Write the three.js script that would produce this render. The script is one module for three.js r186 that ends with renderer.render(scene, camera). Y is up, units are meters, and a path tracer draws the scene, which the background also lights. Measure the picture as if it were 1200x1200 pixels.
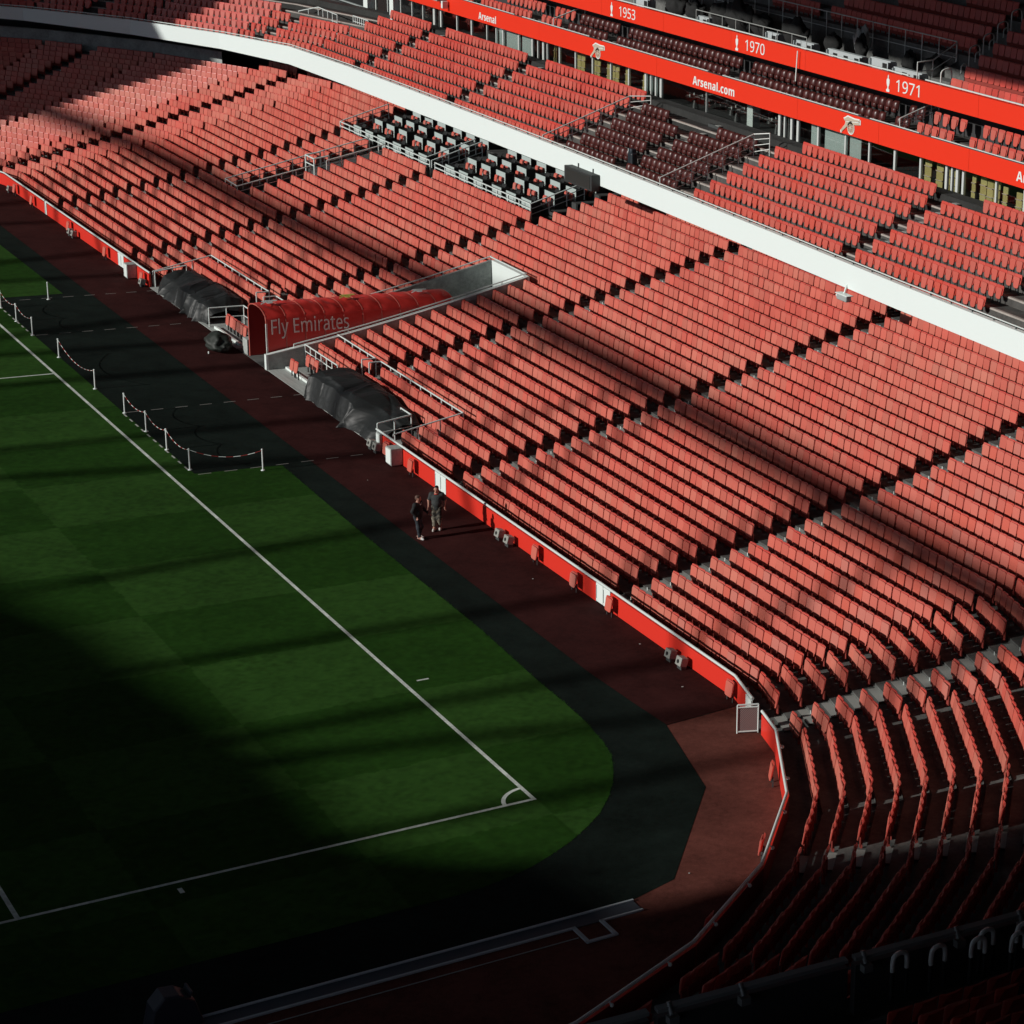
import * as THREE from 'three';
import { mergeGeometries, mergeVertices } from 'three/addons/utils/BufferGeometryUtils.js';
import { RoundedBoxGeometry } from 'three/addons/geometries/RoundedBoxGeometry.js';
import { MarchingCubes } from 'three/addons/objects/MarchingCubes.js';
import { FontLoader } from 'three/addons/loaders/FontLoader.js';
import { TextGeometry } from 'three/addons/geometries/TextGeometry.js';
import { ImprovedNoise } from 'three/addons/math/ImprovedNoise.js';

// ---------------------------------------------------------------- camera, sky, sun, exposure
// metres; u runs along the touchline (x), v into the pitch (-z), height is y
const P = (u, v, h = 0) => new THREE.Vector3(u, h, -v);
const scene = new THREE.Scene();
const camera = new THREE.PerspectiveCamera(2 * Math.atan(1399.79 / 2581.03) * 180 / Math.PI, 1, 0.5, 4000);
{
  const yaw = -0.723065, pitch = 0.297268, roll = 0.084166;
  const fw = P(Math.cos(yaw) * Math.cos(pitch), Math.sin(yaw) * Math.cos(pitch), -Math.sin(pitch));
  const right = new THREE.Vector3().crossVectors(fw, new THREE.Vector3(0, 1, 0)).normalize();
  const up = new THREE.Vector3().crossVectors(right, fw);
  camera.position.copy(P(-56.5033, 25.0984, 29.5944));
  camera.up.copy(up.multiplyScalar(Math.cos(roll)).addScaledVector(right, -Math.sin(roll)));
  camera.lookAt(camera.position.clone().add(fw));
  // the photograph is the left part of a wide picture: the lens axis lies right of the frame
  camera.setViewOffset(2799.58, 2799.58, 0, 836.86, 1200, 1200);
}
const toSun = P(0.04, 1, 0.398).normalize();
const sun = new THREE.DirectionalLight(new THREE.Color(1, 0.965, 0.91), 3.65);
sun.position.copy(toSun.clone().multiplyScalar(260).add(P(50, 0, 0)));
sun.target.position.copy(P(50, 0, 0));
sun.castShadow = true; sun.shadow.radius = 1.6;
sun.shadow.mapSize.set(4096, 4096);
Object.assign(sun.shadow.camera, { left: -190, right: 190, top: 110, bottom: -110, near: 20, far: 500 });
sun.name = 'sun';
scene.add(sun, sun.target);
{ // clear evening-bright sky: deep blue overhead, paler to the horizon, a wide glow round the sun
  const w = 256, h = 128, data = new Float32Array(w * h * 4), d = new THREE.Vector3();
  for (let j = 0; j < h; j++) for (let i = 0; i < w; i++) {
    const phi = ((i + 0.5) / w - 0.5) * 2 * Math.PI, th = ((j + 0.5) / h - 0.5) * Math.PI;
    d.set(Math.cos(th) * Math.cos(phi), Math.sin(th), Math.cos(th) * Math.sin(phi));
    const el = Math.max(d.y, 0), az = (d.x * toSun.x + d.z * toSun.z) / Math.max(1e-6, Math.hypot(d.x, d.z) * Math.hypot(toSun.x, toSun.z));
    const hz = Math.pow(1 - el, 6) * (0.12 + 0.88 * Math.pow((1 + az) / 2, 2)), g = Math.pow(Math.max(d.dot(toSun), 0), 12);
    const o = (j * w + i) * 4, k = 1.15;
    data[o] = k * (0.014 + 1.0 * hz + 0.24 * g);
    data[o + 1] = k * (0.021 + 1.16 * hz + 0.25 * g);
    data[o + 2] = k * (0.03 + 1.5 * hz + 0.25 * g);
    data[o + 3] = 1;
  }
  const t = new THREE.DataTexture(data, w, h, THREE.RGBAFormat, THREE.FloatType);
  t.mapping = THREE.EquirectangularReflectionMapping; t.magFilter = THREE.LinearFilter; t.needsUpdate = true;
  scene.background = t; scene.environment = t;
}
const renderer = new THREE.WebGLRenderer({ antialias: true });
renderer.toneMapping = THREE.LinearToneMapping;
renderer.toneMappingExposure = 1;
renderer.shadowMap.enabled = true;

// ---------------------------------------------------------------- helpers
let seed = 12345;
const rnd = () => { seed = (Math.imul(seed, 1664525) + 1013904223) >>> 0; return seed / 4294967296; };
const rr = (a, b) => a + (b - a) * rnd();
const noise = new ImprovedNoise();
const used = new Map();
const numbered = (n) => { const k = used.get(n) || 0; used.set(n, k + 1); return k ? `${n}_${String(k).padStart(3, '0')}` : n; };
const ORD = ['zeroth', 'first', 'second', 'third', 'fourth', 'fifth', 'sixth', 'seventh', 'eighth', 'ninth', 'tenth', 'eleventh', 'twelfth', 'thirteenth', 'fourteenth', 'fifteenth', 'sixteenth', 'seventeenth', 'eighteenth', 'nineteenth', 'twentieth', 'twenty-first', 'twenty-second', 'twenty-third', 'twenty-fourth', 'twenty-fifth', 'twenty-sixth', 'twenty-seventh', 'twenty-eighth', 'twenty-ninth', 'thirtieth', 'thirty-first', 'thirty-second', 'thirty-third', 'thirty-fourth', 'thirty-fifth', 'thirty-sixth', 'thirty-seventh', 'thirty-eighth', 'thirty-ninth', 'fortieth', 'forty-first', 'forty-second', 'forty-third', 'forty-fourth', 'forty-fifth', 'forty-sixth', 'forty-seventh', 'forty-eighth', 'forty-ninth', 'fiftieth'];
const ord = (n) => ORD[n] || `${n}th`;
const shade = (o) => { o.castShadow = true; o.receiveShadow = true; return o; };
function tag(o, label, category, group, kind) {
  if (label) o.userData.label = label;
  if (category) o.userData.category = category;
  if (group) o.userData.group = group;
  if (kind) o.userData.kind = kind;
  return o;
}
function thing(name, label, category, at, group) {
  const o = new THREE.Group(); o.name = numbered(name); o.position.copy(at); scene.add(o);
  return tag(o, label, category, group);
}
const rootOf = (o) => { let p = o; while (p.parent && p.parent !== scene) p = p.parent; return p; };
function part(name, geo, mat, parent) {             // geometry given in world metres, parent an unturned group
  const m = shade(new THREE.Mesh(geo, mat)); m.name = name;
  geo.translate(-rootOf(parent).position.x, -rootOf(parent).position.y, -rootOf(parent).position.z);
  parent.add(m); return m;
}
function local(name, geo, mat, parent) { const m = shade(new THREE.Mesh(geo, mat)); m.name = name; parent.add(m); return m; }
function struct(name, geo, mat, kind = 'structure') {
  const m = shade(new THREE.Mesh(geo, mat)); m.name = numbered(name); m.userData.kind = kind; scene.add(m); return m;
}
const plain = (g) => { const q = g.index ? g.toNonIndexed() : g; for (const k of Object.keys(q.attributes)) if (!['position', 'normal', 'uv'].includes(k)) q.deleteAttribute(k); return q; };
const merge = (list) => mergeGeometries(list.map(plain));
function box(u0, u1, v0, v1, h0, h1) {
  const g = new THREE.BoxGeometry(Math.abs(u1 - u0), Math.abs(h1 - h0), Math.abs(v1 - v0));
  return g.translate((u0 + u1) / 2, (h0 + h1) / 2, -(v0 + v1) / 2);
}
function rbox(u0, u1, v0, v1, h0, h1, r = 0.02, seg = 1) {
  const g = new RoundedBoxGeometry(Math.abs(u1 - u0), Math.abs(h1 - h0), Math.abs(v1 - v0), seg, r);
  return g.translate((u0 + u1) / 2, (h0 + h1) / 2, -(v0 + v1) / 2);
}
function bar(a, b, r, seg = 6) {
  const d = b.clone().sub(a), L = d.length();
  const g = new THREE.CylinderGeometry(r, r, L, seg, 1).translate(0, L / 2, 0);
  return g.applyQuaternion(new THREE.Quaternion().setFromUnitVectors(new THREE.Vector3(0, 1, 0), d.normalize())).translate(a.x, a.y, a.z);
}
function beam(a, b, w, h) {                          // box between two points, w across, h high
  const d = b.clone().sub(a), L = d.length(); d.normalize();
  const side = new THREE.Vector3().crossVectors(new THREE.Vector3(0, 1, 0), d).normalize(), up = new THREE.Vector3().crossVectors(d, side);
  const g = new THREE.BoxGeometry(w, h, L);
  return g.applyMatrix4(new THREE.Matrix4().makeBasis(side, up, d)).translate((a.x + b.x) / 2, (a.y + b.y) / 2, (a.z + b.z) / 2);
}
class Quads {
  constructor() { this.p = []; this.t = []; }
  add(a, b, c, d) {
    const w = a.distanceTo(b), h = a.distanceTo(d);
    const o = Math.abs(a.x * 0.7 + a.z * 0.3) % 17, q = Math.abs(a.y * 3 + a.z) % 13;
    for (const [x, s, t] of [[a, 0, 0], [b, w, 0], [c, w, h], [a, 0, 0], [c, w, h], [d, 0, h]]) { this.p.push(x.x, x.y, x.z); this.t.push(s + o, t + q); }
    return this;
  }
  geo() {
    const g = new THREE.BufferGeometry();
    g.setAttribute('position', new THREE.Float32BufferAttribute(this.p, 3));
    g.setAttribute('uv', new THREE.Float32BufferAttribute(this.t, 2));
    g.computeVertexNormals(); return g;
  }
}
function sheet(pts, h) {
  const g = new THREE.ShapeGeometry(new THREE.Shape(pts.map(([u, v]) => new THREE.Vector2(u, v))));
  return g.rotateX(-Math.PI / 2).translate(0, h, 0);
}
function strip(a, b, w, h) {                         // painted line between two ground points
  const dx = b[0] - a[0], dy = b[1] - a[1], L = Math.hypot(dx, dy), nx = -dy / L * w / 2, ny = dx / L * w / 2;
  return sheet([[a[0] + nx, a[1] + ny], [a[0] - nx, a[1] - ny], [b[0] - nx, b[1] - ny], [b[0] + nx, b[1] + ny]], h);
}
function noiseMap(size, metres, fn, colour = true) {
  const d = new Uint8Array(size * size * 4);
  for (let j = 0; j < size; j++) for (let i = 0; i < size; i++) {
    const c = fn(i / size, j / size, (f, z = 0) => tiled(i / size, j / size, f, z)), o = (j * size + i) * 4;
    for (let k = 0; k < 3; k++) d[o + k] = Math.max(0, Math.min(255, c[k] * 255));
    d[o + 3] = 255;
  }
  const t = new THREE.DataTexture(d, size, size); t.wrapS = t.wrapT = THREE.RepeatWrapping; t.magFilter = THREE.LinearFilter;
  t.minFilter = THREE.LinearMipmapLinearFilter; t.generateMipmaps = true;
  if (colour) t.colorSpace = THREE.SRGBColorSpace;
  t.repeat.set(1 / metres, 1 / metres); t.needsUpdate = true; return t;
}
const hash = (x, y, z) => { let n = Math.imul(x, 374761393) + Math.imul(y, 668265263) + Math.imul(z, 2147483647 % 65521) | 0; n = Math.imul(n ^ (n >>> 13), 1274126177); return ((n ^ (n >>> 16)) >>> 0) / 4294967296; };
function tiled(x, y, f, z) {                         // tiling value noise, 0..1
  const X = x * f, Y = y * f, i = Math.floor(X), j = Math.floor(Y), s = X - i, t = Y - j;
  const a = s * s * (3 - 2 * s), b = t * t * (3 - 2 * t), m = (k) => ((k % f) + f) % f;
  return (hash(m(i), m(j), z) * (1 - a) + hash(m(i + 1), m(j), z) * a) * (1 - b) + (hash(m(i), m(j + 1), z) * (1 - a) + hash(m(i + 1), m(j + 1), z) * a) * b;
}
const srgb = (l) => (l <= 0.0031308 ? l * 12.92 : 1.055 * Math.pow(l, 1 / 2.4) - 0.055);
const lin = (r, g, b) => new THREE.Color().setRGB(r, g, b);
const grain = (size, metres, r, g, b, amt, fs = [8, 32, 128, 256]) => noiseMap(size, metres, (x, y, n) => {
  let s = 0, w = 0; fs.forEach((f, k) => { const q = 1 / (1 + k * 0.4); s += (n(f, k) - 0.5) * q; w += q; });
  const m = 1 + amt * 2.2 * s / w * 1.4; return [srgb(r * m), srgb(g * m), srgb(b * m)];
});
const earth = (o) => new THREE.MeshPhysicalMaterial({ side: THREE.DoubleSide, specularIntensity: 0.12, ...o });
const std = (o) => new THREE.MeshStandardMaterial({ side: THREE.DoubleSide, ...o });
const paint = (r, g, b, rough = 0.5, metal = 0) => std({ color: lin(r, g, b), roughness: rough, metalness: metal });

const M = {
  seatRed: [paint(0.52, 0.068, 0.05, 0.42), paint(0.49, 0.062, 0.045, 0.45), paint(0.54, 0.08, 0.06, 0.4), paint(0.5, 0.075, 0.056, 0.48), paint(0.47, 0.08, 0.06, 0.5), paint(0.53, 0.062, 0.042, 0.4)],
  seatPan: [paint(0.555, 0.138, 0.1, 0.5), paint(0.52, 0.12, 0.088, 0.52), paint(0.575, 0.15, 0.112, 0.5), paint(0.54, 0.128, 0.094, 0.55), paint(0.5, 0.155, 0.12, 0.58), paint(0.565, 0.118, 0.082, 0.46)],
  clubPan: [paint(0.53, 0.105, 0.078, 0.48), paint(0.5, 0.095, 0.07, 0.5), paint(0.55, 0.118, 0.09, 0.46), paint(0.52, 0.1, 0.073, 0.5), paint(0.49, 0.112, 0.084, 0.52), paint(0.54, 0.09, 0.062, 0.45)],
  maroon: [paint(0.062, 0.0125, 0.0105, 0.36), paint(0.074, 0.015, 0.0125, 0.4)],
  steel: paint(0.6, 0.64, 0.62, 0.42, 0.1), rail: paint(0.66, 0.735, 0.715, 0.42, 0.1), railDim: paint(0.6, 0.64, 0.62, 0.45, 0.1),
  white: paint(0.73, 0.8, 0.775, 0.45), grey: paint(0.32, 0.36, 0.355, 0.5), darkGrey: paint(0.05, 0.055, 0.055, 0.55), black: paint(0.013, 0.015, 0.015, 0.5), bracket: std({ color: lin(0.012, 0.013, 0.013), roughness: 0.95 }), shell: paint(0.26, 0.036, 0.026, 0.8),
  redWall: paint(0.68, 0.034, 0.02, 0.42), redBand: paint(0.78, 0.036, 0.012, 0.38),
  fascia: std({ color: lin(0.745, 0.83, 0.815), roughness: 0.5 }),
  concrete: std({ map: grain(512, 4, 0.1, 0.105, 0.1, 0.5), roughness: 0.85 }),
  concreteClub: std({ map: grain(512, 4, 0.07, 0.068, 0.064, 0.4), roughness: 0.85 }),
  concreteLight: std({ map: grain(512, 4, 0.33, 0.355, 0.34, 0.35), roughness: 0.8 }),
  line: std({ map: grain(256, 3, 0.62, 0.68, 0.62, 0.35), roughness: 0.9 }),
};

// ---------------------------------------------------------------- ground
const WALL = -8.62;
{
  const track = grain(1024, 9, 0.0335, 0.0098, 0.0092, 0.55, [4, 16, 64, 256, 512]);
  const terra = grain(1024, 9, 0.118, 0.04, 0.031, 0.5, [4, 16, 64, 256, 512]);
  const turf = grain(1024, 9, 0.0076, 0.0128, 0.0105, 0.6, [4, 16, 64, 256, 512]);
  const W = 1024, cells = 5.25;
  const grass = noiseMap(2048, 128, (x, y, n) => {
    const u = x * 128 - 8, v = (y < 0.5 ? y : y - 1) * 128;
    const a = Math.floor((u + 1.2 + 0.12 * (n(512, 3) - 0.5)) / cells), b = v < 0 ? 0 : 1 + Math.floor((v + 0.1 + 0.12 * (n(512, 4) - 0.5)) / 5.5);
    const light = (a + b) & 1;
    const base = light ? 1.18 : 0.85;
    const m = base * (1 + 0.34 * (n(1024, 1) - 0.5) + 0.3 * (n(512, 2) - 0.5) + 0.18 * (n(64, 5) - 0.5) + 0.14 * (n(16, 6) - 0.5));
    return [srgb(0.0168 * m * (light ? 1.2 : 1)), srgb(0.059 * m), srgb(0.0072 * m * (light ? 1.35 : 1))];
  });
  grass.offset.set(8 / 128, 0);
  struct('ground', new THREE.PlaneGeometry(3000, 3000).rotateX(-Math.PI / 2).translate(50, -0.03, 0), M.concrete);
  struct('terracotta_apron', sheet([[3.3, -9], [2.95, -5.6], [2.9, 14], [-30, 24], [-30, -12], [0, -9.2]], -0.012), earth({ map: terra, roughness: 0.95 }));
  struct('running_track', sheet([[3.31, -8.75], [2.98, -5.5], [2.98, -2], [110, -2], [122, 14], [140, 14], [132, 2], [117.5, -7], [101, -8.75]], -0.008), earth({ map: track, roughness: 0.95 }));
  struct('artificial_turf', sheet([[120, -1], [106, -5.4], [98, -5.5], [8, -5.5], [5, -5.62], [3.05, -5.73], [-1.7, -4.62], [-6.48, -1.1], [-6.89, 0.13], [-7.02, 0.5], [-7.0, 30], [20, 40], [120, 40]], -0.004), earth({ map: turf, roughness: 0.95 }));
  const edge = [[34.65, -4.27], [24.36, -4.05], [13.67, -3.97], [8.1, -3.74], [6.2, -3.72], [4.4, -3.64], [2.69, -3.42], [1.7, -3.2], [0.86, -2.85], [0, -2.42], [-0.86, -1.87], [-1.7, -1.2], [-2.41, -0.42], [-3, 0.35], [-3.5, 1.21], [-3.84, 1.85], [-4.08, 2.54], [-4.27, 3.4], [-4.37, 4.26], [-4.4, 7.28], [-4.4, 74], [112, 74], [112, 0], [104, -4.2], [68.4, -4.27], [68.4, -0.86], [34.9, -0.86]];
  const gr = struct('grass_pitch', sheet(edge, 0), earth({ map: grass, roughness: 0.9 }), 'structure');
  // upright grass along the cut edge keeps the border from being a ruled line
  const tufts = [];
  for (let k = 0; k < 3000; k++) {
    const s = rnd() * 19, i = Math.floor(s), f = s - i, a = edge[i], b = edge[i + 1];
    const L = Math.hypot(b[0] - a[0], b[1] - a[1]); if (rnd() > L / 10.3) continue;
    const u = a[0] + (b[0] - a[0]) * f + rr(-0.05, 0.05), v = a[1] + (b[1] - a[1]) * f + rr(-0.05, 0.05), an = rnd() * 6.28, w = 0.03, h = rr(0.006, 0.022);
    const g = new THREE.BufferGeometry(); g.setAttribute('position', new THREE.Float32BufferAttribute([u - w * Math.cos(an), 0, -v - w * Math.sin(an), u + w * Math.cos(an), 0, -v + w * Math.sin(an), u + rr(-0.03, 0.03), h, -v], 3));
    g.setAttribute('uv', new THREE.Float32BufferAttribute([0, 0, 1, 0, 0, 1], 2)); g.computeVertexNormals(); tufts.push(g);
  }
  struct('grass_fringe', merge(tufts), earth({ color: lin(0.021, 0.066, 0.0105), roughness: 0.9 }), 'stuff');
  const H = 0.004;
  struct('touchline', strip([0, 0.06], [105, 0.06], 0.12, H), M.line);
  struct('goal_line', strip([0.06, 0.12], [0.06, 68], 0.12, H), M.line);
  struct('halfway_line', strip([52.5, 0.12], [52.5, 68], 0.12, H), M.line);
  struct('penalty_area_line', strip([0.12, 13.9], [16.5, 13.9], 0.12, H), M.line);
  const arc = new THREE.RingGeometry(0.88, 1, 28, 1, 0.12, Math.PI / 2 - 0.24).rotateX(-Math.PI / 2).translate(0, H, 0);
  struct('corner_arc', arc, M.line);
  struct('ten_yard_mark', strip([10.1, -0.38], [10.1, -0.78], 0.1, H), M.line);
  struct('ten_yard_mark', strip([-0.32, 10.1], [-0.62, 10.1], 0.12, H), M.line);
  // dashed lines across turf and track, and along the technical area
  const dashes = (list) => { const gs = list.map(([a, b, w]) => strip(a, b, w, 0.005)); return merge(gs); };
  const dashMat = paint(0.3, 0.29, 0.27, 0.9);
  for (const [u, v1] of [[34.75, -8.4], [44.85, -8.3], [59.95, -8.2], [67.6, -8.3]]) {
    const l = []; for (let v = -0.95; v > v1; v -= 1.04) l.push([[u, v], [u, v - 0.52], 0.05]);
    struct('dashed_line', dashes(l), dashMat);
  }
  for (const [a, b] of [[35.6, 44.8], [60, 67]]) {
    const l = []; for (let u = a; u < b; u += 0.86) l.push([[u, -0.8], [u + 0.42, -0.8], 0.07]);
    struct('dashed_line', dashes(l), paint(0.42, 0.43, 0.4, 0.9));
  }
}

// ---------------------------------------------------------------- the bowl: one plan path, offset outward
const TURN = Math.PI / 14, MID = 51.65, L0 = 4.55;
const BASE = (() => {
  const V = [[3.85, WALL]];
  for (let k = 1; k <= 6; k++) { const [a, b] = V[k - 1]; V.push([a - L0 * Math.cos(k * TURN), b + L0 * Math.sin(k * TURN)]); }
  const E = [V[6][0], V[6][1] + 14], near = [E, ...V.slice().reverse()], far = V.map(([a, b]) => [2 * MID - a, b]);
  return [...near, ...far, [2 * MID - E[0], E[1]]];
})();
function offset(d) {
  const n = BASE.length, out = [], nor = [];
  for (let j = 0; j < n - 1; j++) { const dx = BASE[j + 1][0] - BASE[j][0], dy = BASE[j + 1][1] - BASE[j][1], L = Math.hypot(dx, dy); nor.push([dy / L, -dx / L]); }
  for (let j = 0; j < n; j++) {
    const a = nor[Math.max(0, j - 1)], b = nor[Math.min(n - 2, j)], mx = a[0] + b[0], my = a[1] + b[1], k = 2 / (mx * mx + my * my);
    out.push([BASE[j][0] + mx * k * d, BASE[j][1] + my * k * d]);
  }
  return out;
}
const STRAIGHT = 7;                                  // index of the long straight segment
const rowD = (i) => 9.510872686 + 0.78958942 * i + 0.00079344346 * i * i + WALL;
const rowTop = (i) => 0.83853 + 0.139181279 * i + 0.0031542846 * i * i - 3.873e-5 * i * i * i;
const ROWS = 31;
const FAR_ROWS = 26;
const inFar = (j) => j >= 9;
// what is cut out of the long straight part of row i: list of [u0, u1]
function cuts(i) {
  const c = [];
  if (i < 2) c.push([34.95, 68.35]);
  if (i < 16) c.push([49.75, 54.05]);
  if (i >= 11 && i < 22) c.push([81.7, 84.15]);
  if (i >= 22) c.push([58.62, 90.6]);
  return c;
}
const minus = (a, b, list) => { let r = [[a, b]]; for (const [x, y] of list) r = r.flatMap(([p, q]) => (y <= p || x >= q ? [[p, q]] : [[p, x], [y, q]].filter(([s, t]) => t - s > 0.05))); return r; };
const FLOOR_LIFT = 0.84;
{
  const q = new Quads(), front = (i) => (i === 0 ? 0.06 : rowD(i) - 0.6), z = (i) => rowTop(i) - FLOOR_LIFT;
  for (let i = 0; i < ROWS; i++) {
    const a = offset(front(i)), b = offset(front(i + 1)), h = z(i), h0 = i ? z(i - 1) : -0.02;
    for (let j = 0; j < BASE.length - 1; j++) {
      if (inFar(j) && i >= FAR_ROWS + 1) continue;
      if (j < 4 && i > 17) continue;
      if (j === STRAIGHT) {
        for (const [p, r] of minus(a[j][0], a[j + 1][0], cuts(i))) {
          const pb = Math.abs(p - a[j][0]) < 1e-6 ? b[j][0] : p, rb = Math.abs(r - a[j + 1][0]) < 1e-6 ? b[j + 1][0] : r;
          q.add(P(p, a[j][1], h0), P(r, a[j][1], h0), P(r, a[j][1], h), P(p, a[j][1], h));
          q.add(P(p, a[j][1], h), P(r, a[j][1], h), P(rb, b[j][1], h), P(pb, b[j][1], h));
        }
      } else {
        q.add(P(...a[j], h0), P(...a[j + 1], h0), P(...a[j + 1], h), P(...a[j], h));
        q.add(P(...a[j], h), P(...a[j + 1], h), P(...b[j + 1], h), P(...b[j], h));
      }
    }
  }
  struct('lower_terrace', q.geo(), M.concrete);
  // recess of the two technical areas and its back wall
  struct('technical_area_floor', merge([box(34.95, 49.6, WALL + 0.02, -10.52, -0.05, 0.012), box(54.1, 68.35, WALL + 0.02, -10.52, -0.05, 0.012)]), M.concreteLight);
  struct('technical_area_back_wall', merge([box(34.95, 49.6, -10.5, -10.6, -0.03, 0.32), box(54.1, 68.35, -10.5, -10.6, -0.03, 0.32)]), M.concrete);
}

// ---------------------------------------------------------------- seats
function roundedPanel(w0, w1, h, r, t) {             // shield: w0 at the bottom, w1 at the top, y from 0 to h, front face at z = t
  const s = new THREE.Shape(), a = w0 / 2, b = w1 / 2;
  s.moveTo(-a + r, 0); s.lineTo(a - r, 0); s.quadraticCurveTo(a, 0, a + (b - a) * r / h, r);
  s.lineTo(b, h - r * 0.7); s.quadraticCurveTo(b, h, b - r * 0.7, h); s.lineTo(b * 0.4, h); s.lineTo(0, h); s.lineTo(-b * 0.4, h); s.lineTo(-b + r * 0.7, h); s.quadraticCurveTo(-b, h, -b, h - r * 0.7);
  s.lineTo(-a - (b - a) * r / h, r); s.quadraticCurveTo(-a, 0, -a + r, 0);
  return new THREE.ExtrudeGeometry(s, { depth: t - 0.012, bevelEnabled: true, bevelThickness: 0.006, bevelSize: 0.006, bevelOffset: -0.006, bevelSegments: 1, curveSegments: 2 }).translate(0, 0, 0.006);
}
const SHELL = {};
{ // flat tip-up seat of the lower and upper tiers
  const back = roundedPanel(0.482, 0.486, 0.4, 0.05, 0.03); { const p = back.attributes.position; for (let i = 0; i < p.count; i++) p.setZ(i, p.getZ(i) + 0.95 * p.getX(i) ** 2); back.computeVertexNormals(); } back.rotateX(-0.17).translate(0, 0.445, -0.035);
  const pan = roundedPanel(0.444, 0.462, 0.5, 0.09, 0.04).rotateX(-0.13).translate(0, 0.31, 0.045);
  const leg = merge([box(-0.02, 0.02, 0.0, 0.06, 0, 0.5), box(-0.252, 0.252, -0.01, 0.03, 0.14, 0.45)]);
  SHELL.flat = { backrest: back, seat_pan: pan, bracket: leg };
  SHELL.bench = { backrest: back, seat_pan: pan, bracket: merge([box(-0.2, -0.16, 0, 0.05, 0, 0.45), box(0.16, 0.2, 0, 0.05, 0, 0.45), box(-0.2, 0.2, 0, 0.04, 0.32, 0.36)]) };
  // taller club seat: rounded back, narrower folded pan below it
  const cb = roundedPanel(0.49, 0.542, 0.46, 0.09, 0.05).rotateX(-0.16).translate(0, 0.42, 0);
  const cp = roundedPanel(0.33, 0.44, 0.5, 0.1, 0.06).rotateX(-0.12).translate(0, 0.27, 0.05);
  SHELL.club = { backrest: cb, seat_pan: cp, bracket: merge([box(-0.03, 0.03, 0, 0.06, 0, 0.4)]) };
  // padded maroon seat: bowed back cushion and folded cushion
  const cushion = (w, h, d, kx, ky) => {
    const g = new THREE.BoxGeometry(w, h, d, 10, 10, 2), p = g.attributes.position;
    for (let i = 0; i < p.count; i++) {
      const x = p.getX(i), y = p.getY(i), z = p.getZ(i), a = Math.abs(2 * x / w), b = Math.abs(2 * y / h), rim = Math.max(0, 1 - Math.pow(a, 7) * 0.75 - Math.pow(b, 7) * 0.75);
      p.setXYZ(i, x * (1 - 0.06 * Math.pow(b, 6)), y * (1 - 0.05 * Math.pow(a, 6)), z > 0 ? -d / 2 + (z + d / 2) * (0.35 + 0.65 * rim) - kx * x * x - ky * y * y : z * (0.4 + 0.6 * rim) - kx * x * x);
    }
    const q = mergeVertices((g.deleteAttribute('normal'), g)); q.computeVertexNormals(); return q.toNonIndexed();
  };
  const mb = cushion(0.5, 0.52, 0.14, 1.7, 0.75).rotateX(-0.16).translate(0, 0.63, 0.03);
  const mp = cushion(0.4, 0.26, 0.13, 1.2, 0.8).rotateX(-0.08).translate(0, 0.38, 0.11);
  SHELL.pad = { backrest: mb, seat_pan: mp, bracket: merge([box(-0.05, 0.05, 0, 0.08, 0, 0.35)]) };
}
function seatProto(shell, mat, panMat, legMat) {
  const o = new THREE.Group();
  local('backrest', SHELL[shell].backrest, mat, o); local('seat_pan', SHELL[shell].seat_pan, panMat, o); local('bracket', SHELL[shell].bracket, legMat, o);
  return o;
}
const PROTO = {
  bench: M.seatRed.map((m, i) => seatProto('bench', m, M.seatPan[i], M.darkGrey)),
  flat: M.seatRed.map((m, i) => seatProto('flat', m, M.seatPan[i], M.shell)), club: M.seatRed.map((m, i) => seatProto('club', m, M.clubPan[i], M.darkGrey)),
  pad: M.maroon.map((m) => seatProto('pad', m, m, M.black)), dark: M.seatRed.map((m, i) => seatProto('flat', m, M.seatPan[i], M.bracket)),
};
const heading = (nu, nv) => Math.atan2(nu, -nv);     // turns local +z towards (nu, nv)
function placeSeat(kind, s, name, label, category, group) {
  const list = PROTO[kind], o = list[Math.floor(rnd() * list.length)].clone();
  o.name = numbered(name); o.position.copy(P(s.u, s.v, s.h)); o.rotation.y = heading(s.nu, s.nv) + rr(-0.02, 0.02); o.children[1].rotation.x = rr(-0.035, 0.035); o.scale.x = s.sx || 1; scene.add(o);
  return tag(o, label, category, group);
}
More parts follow.
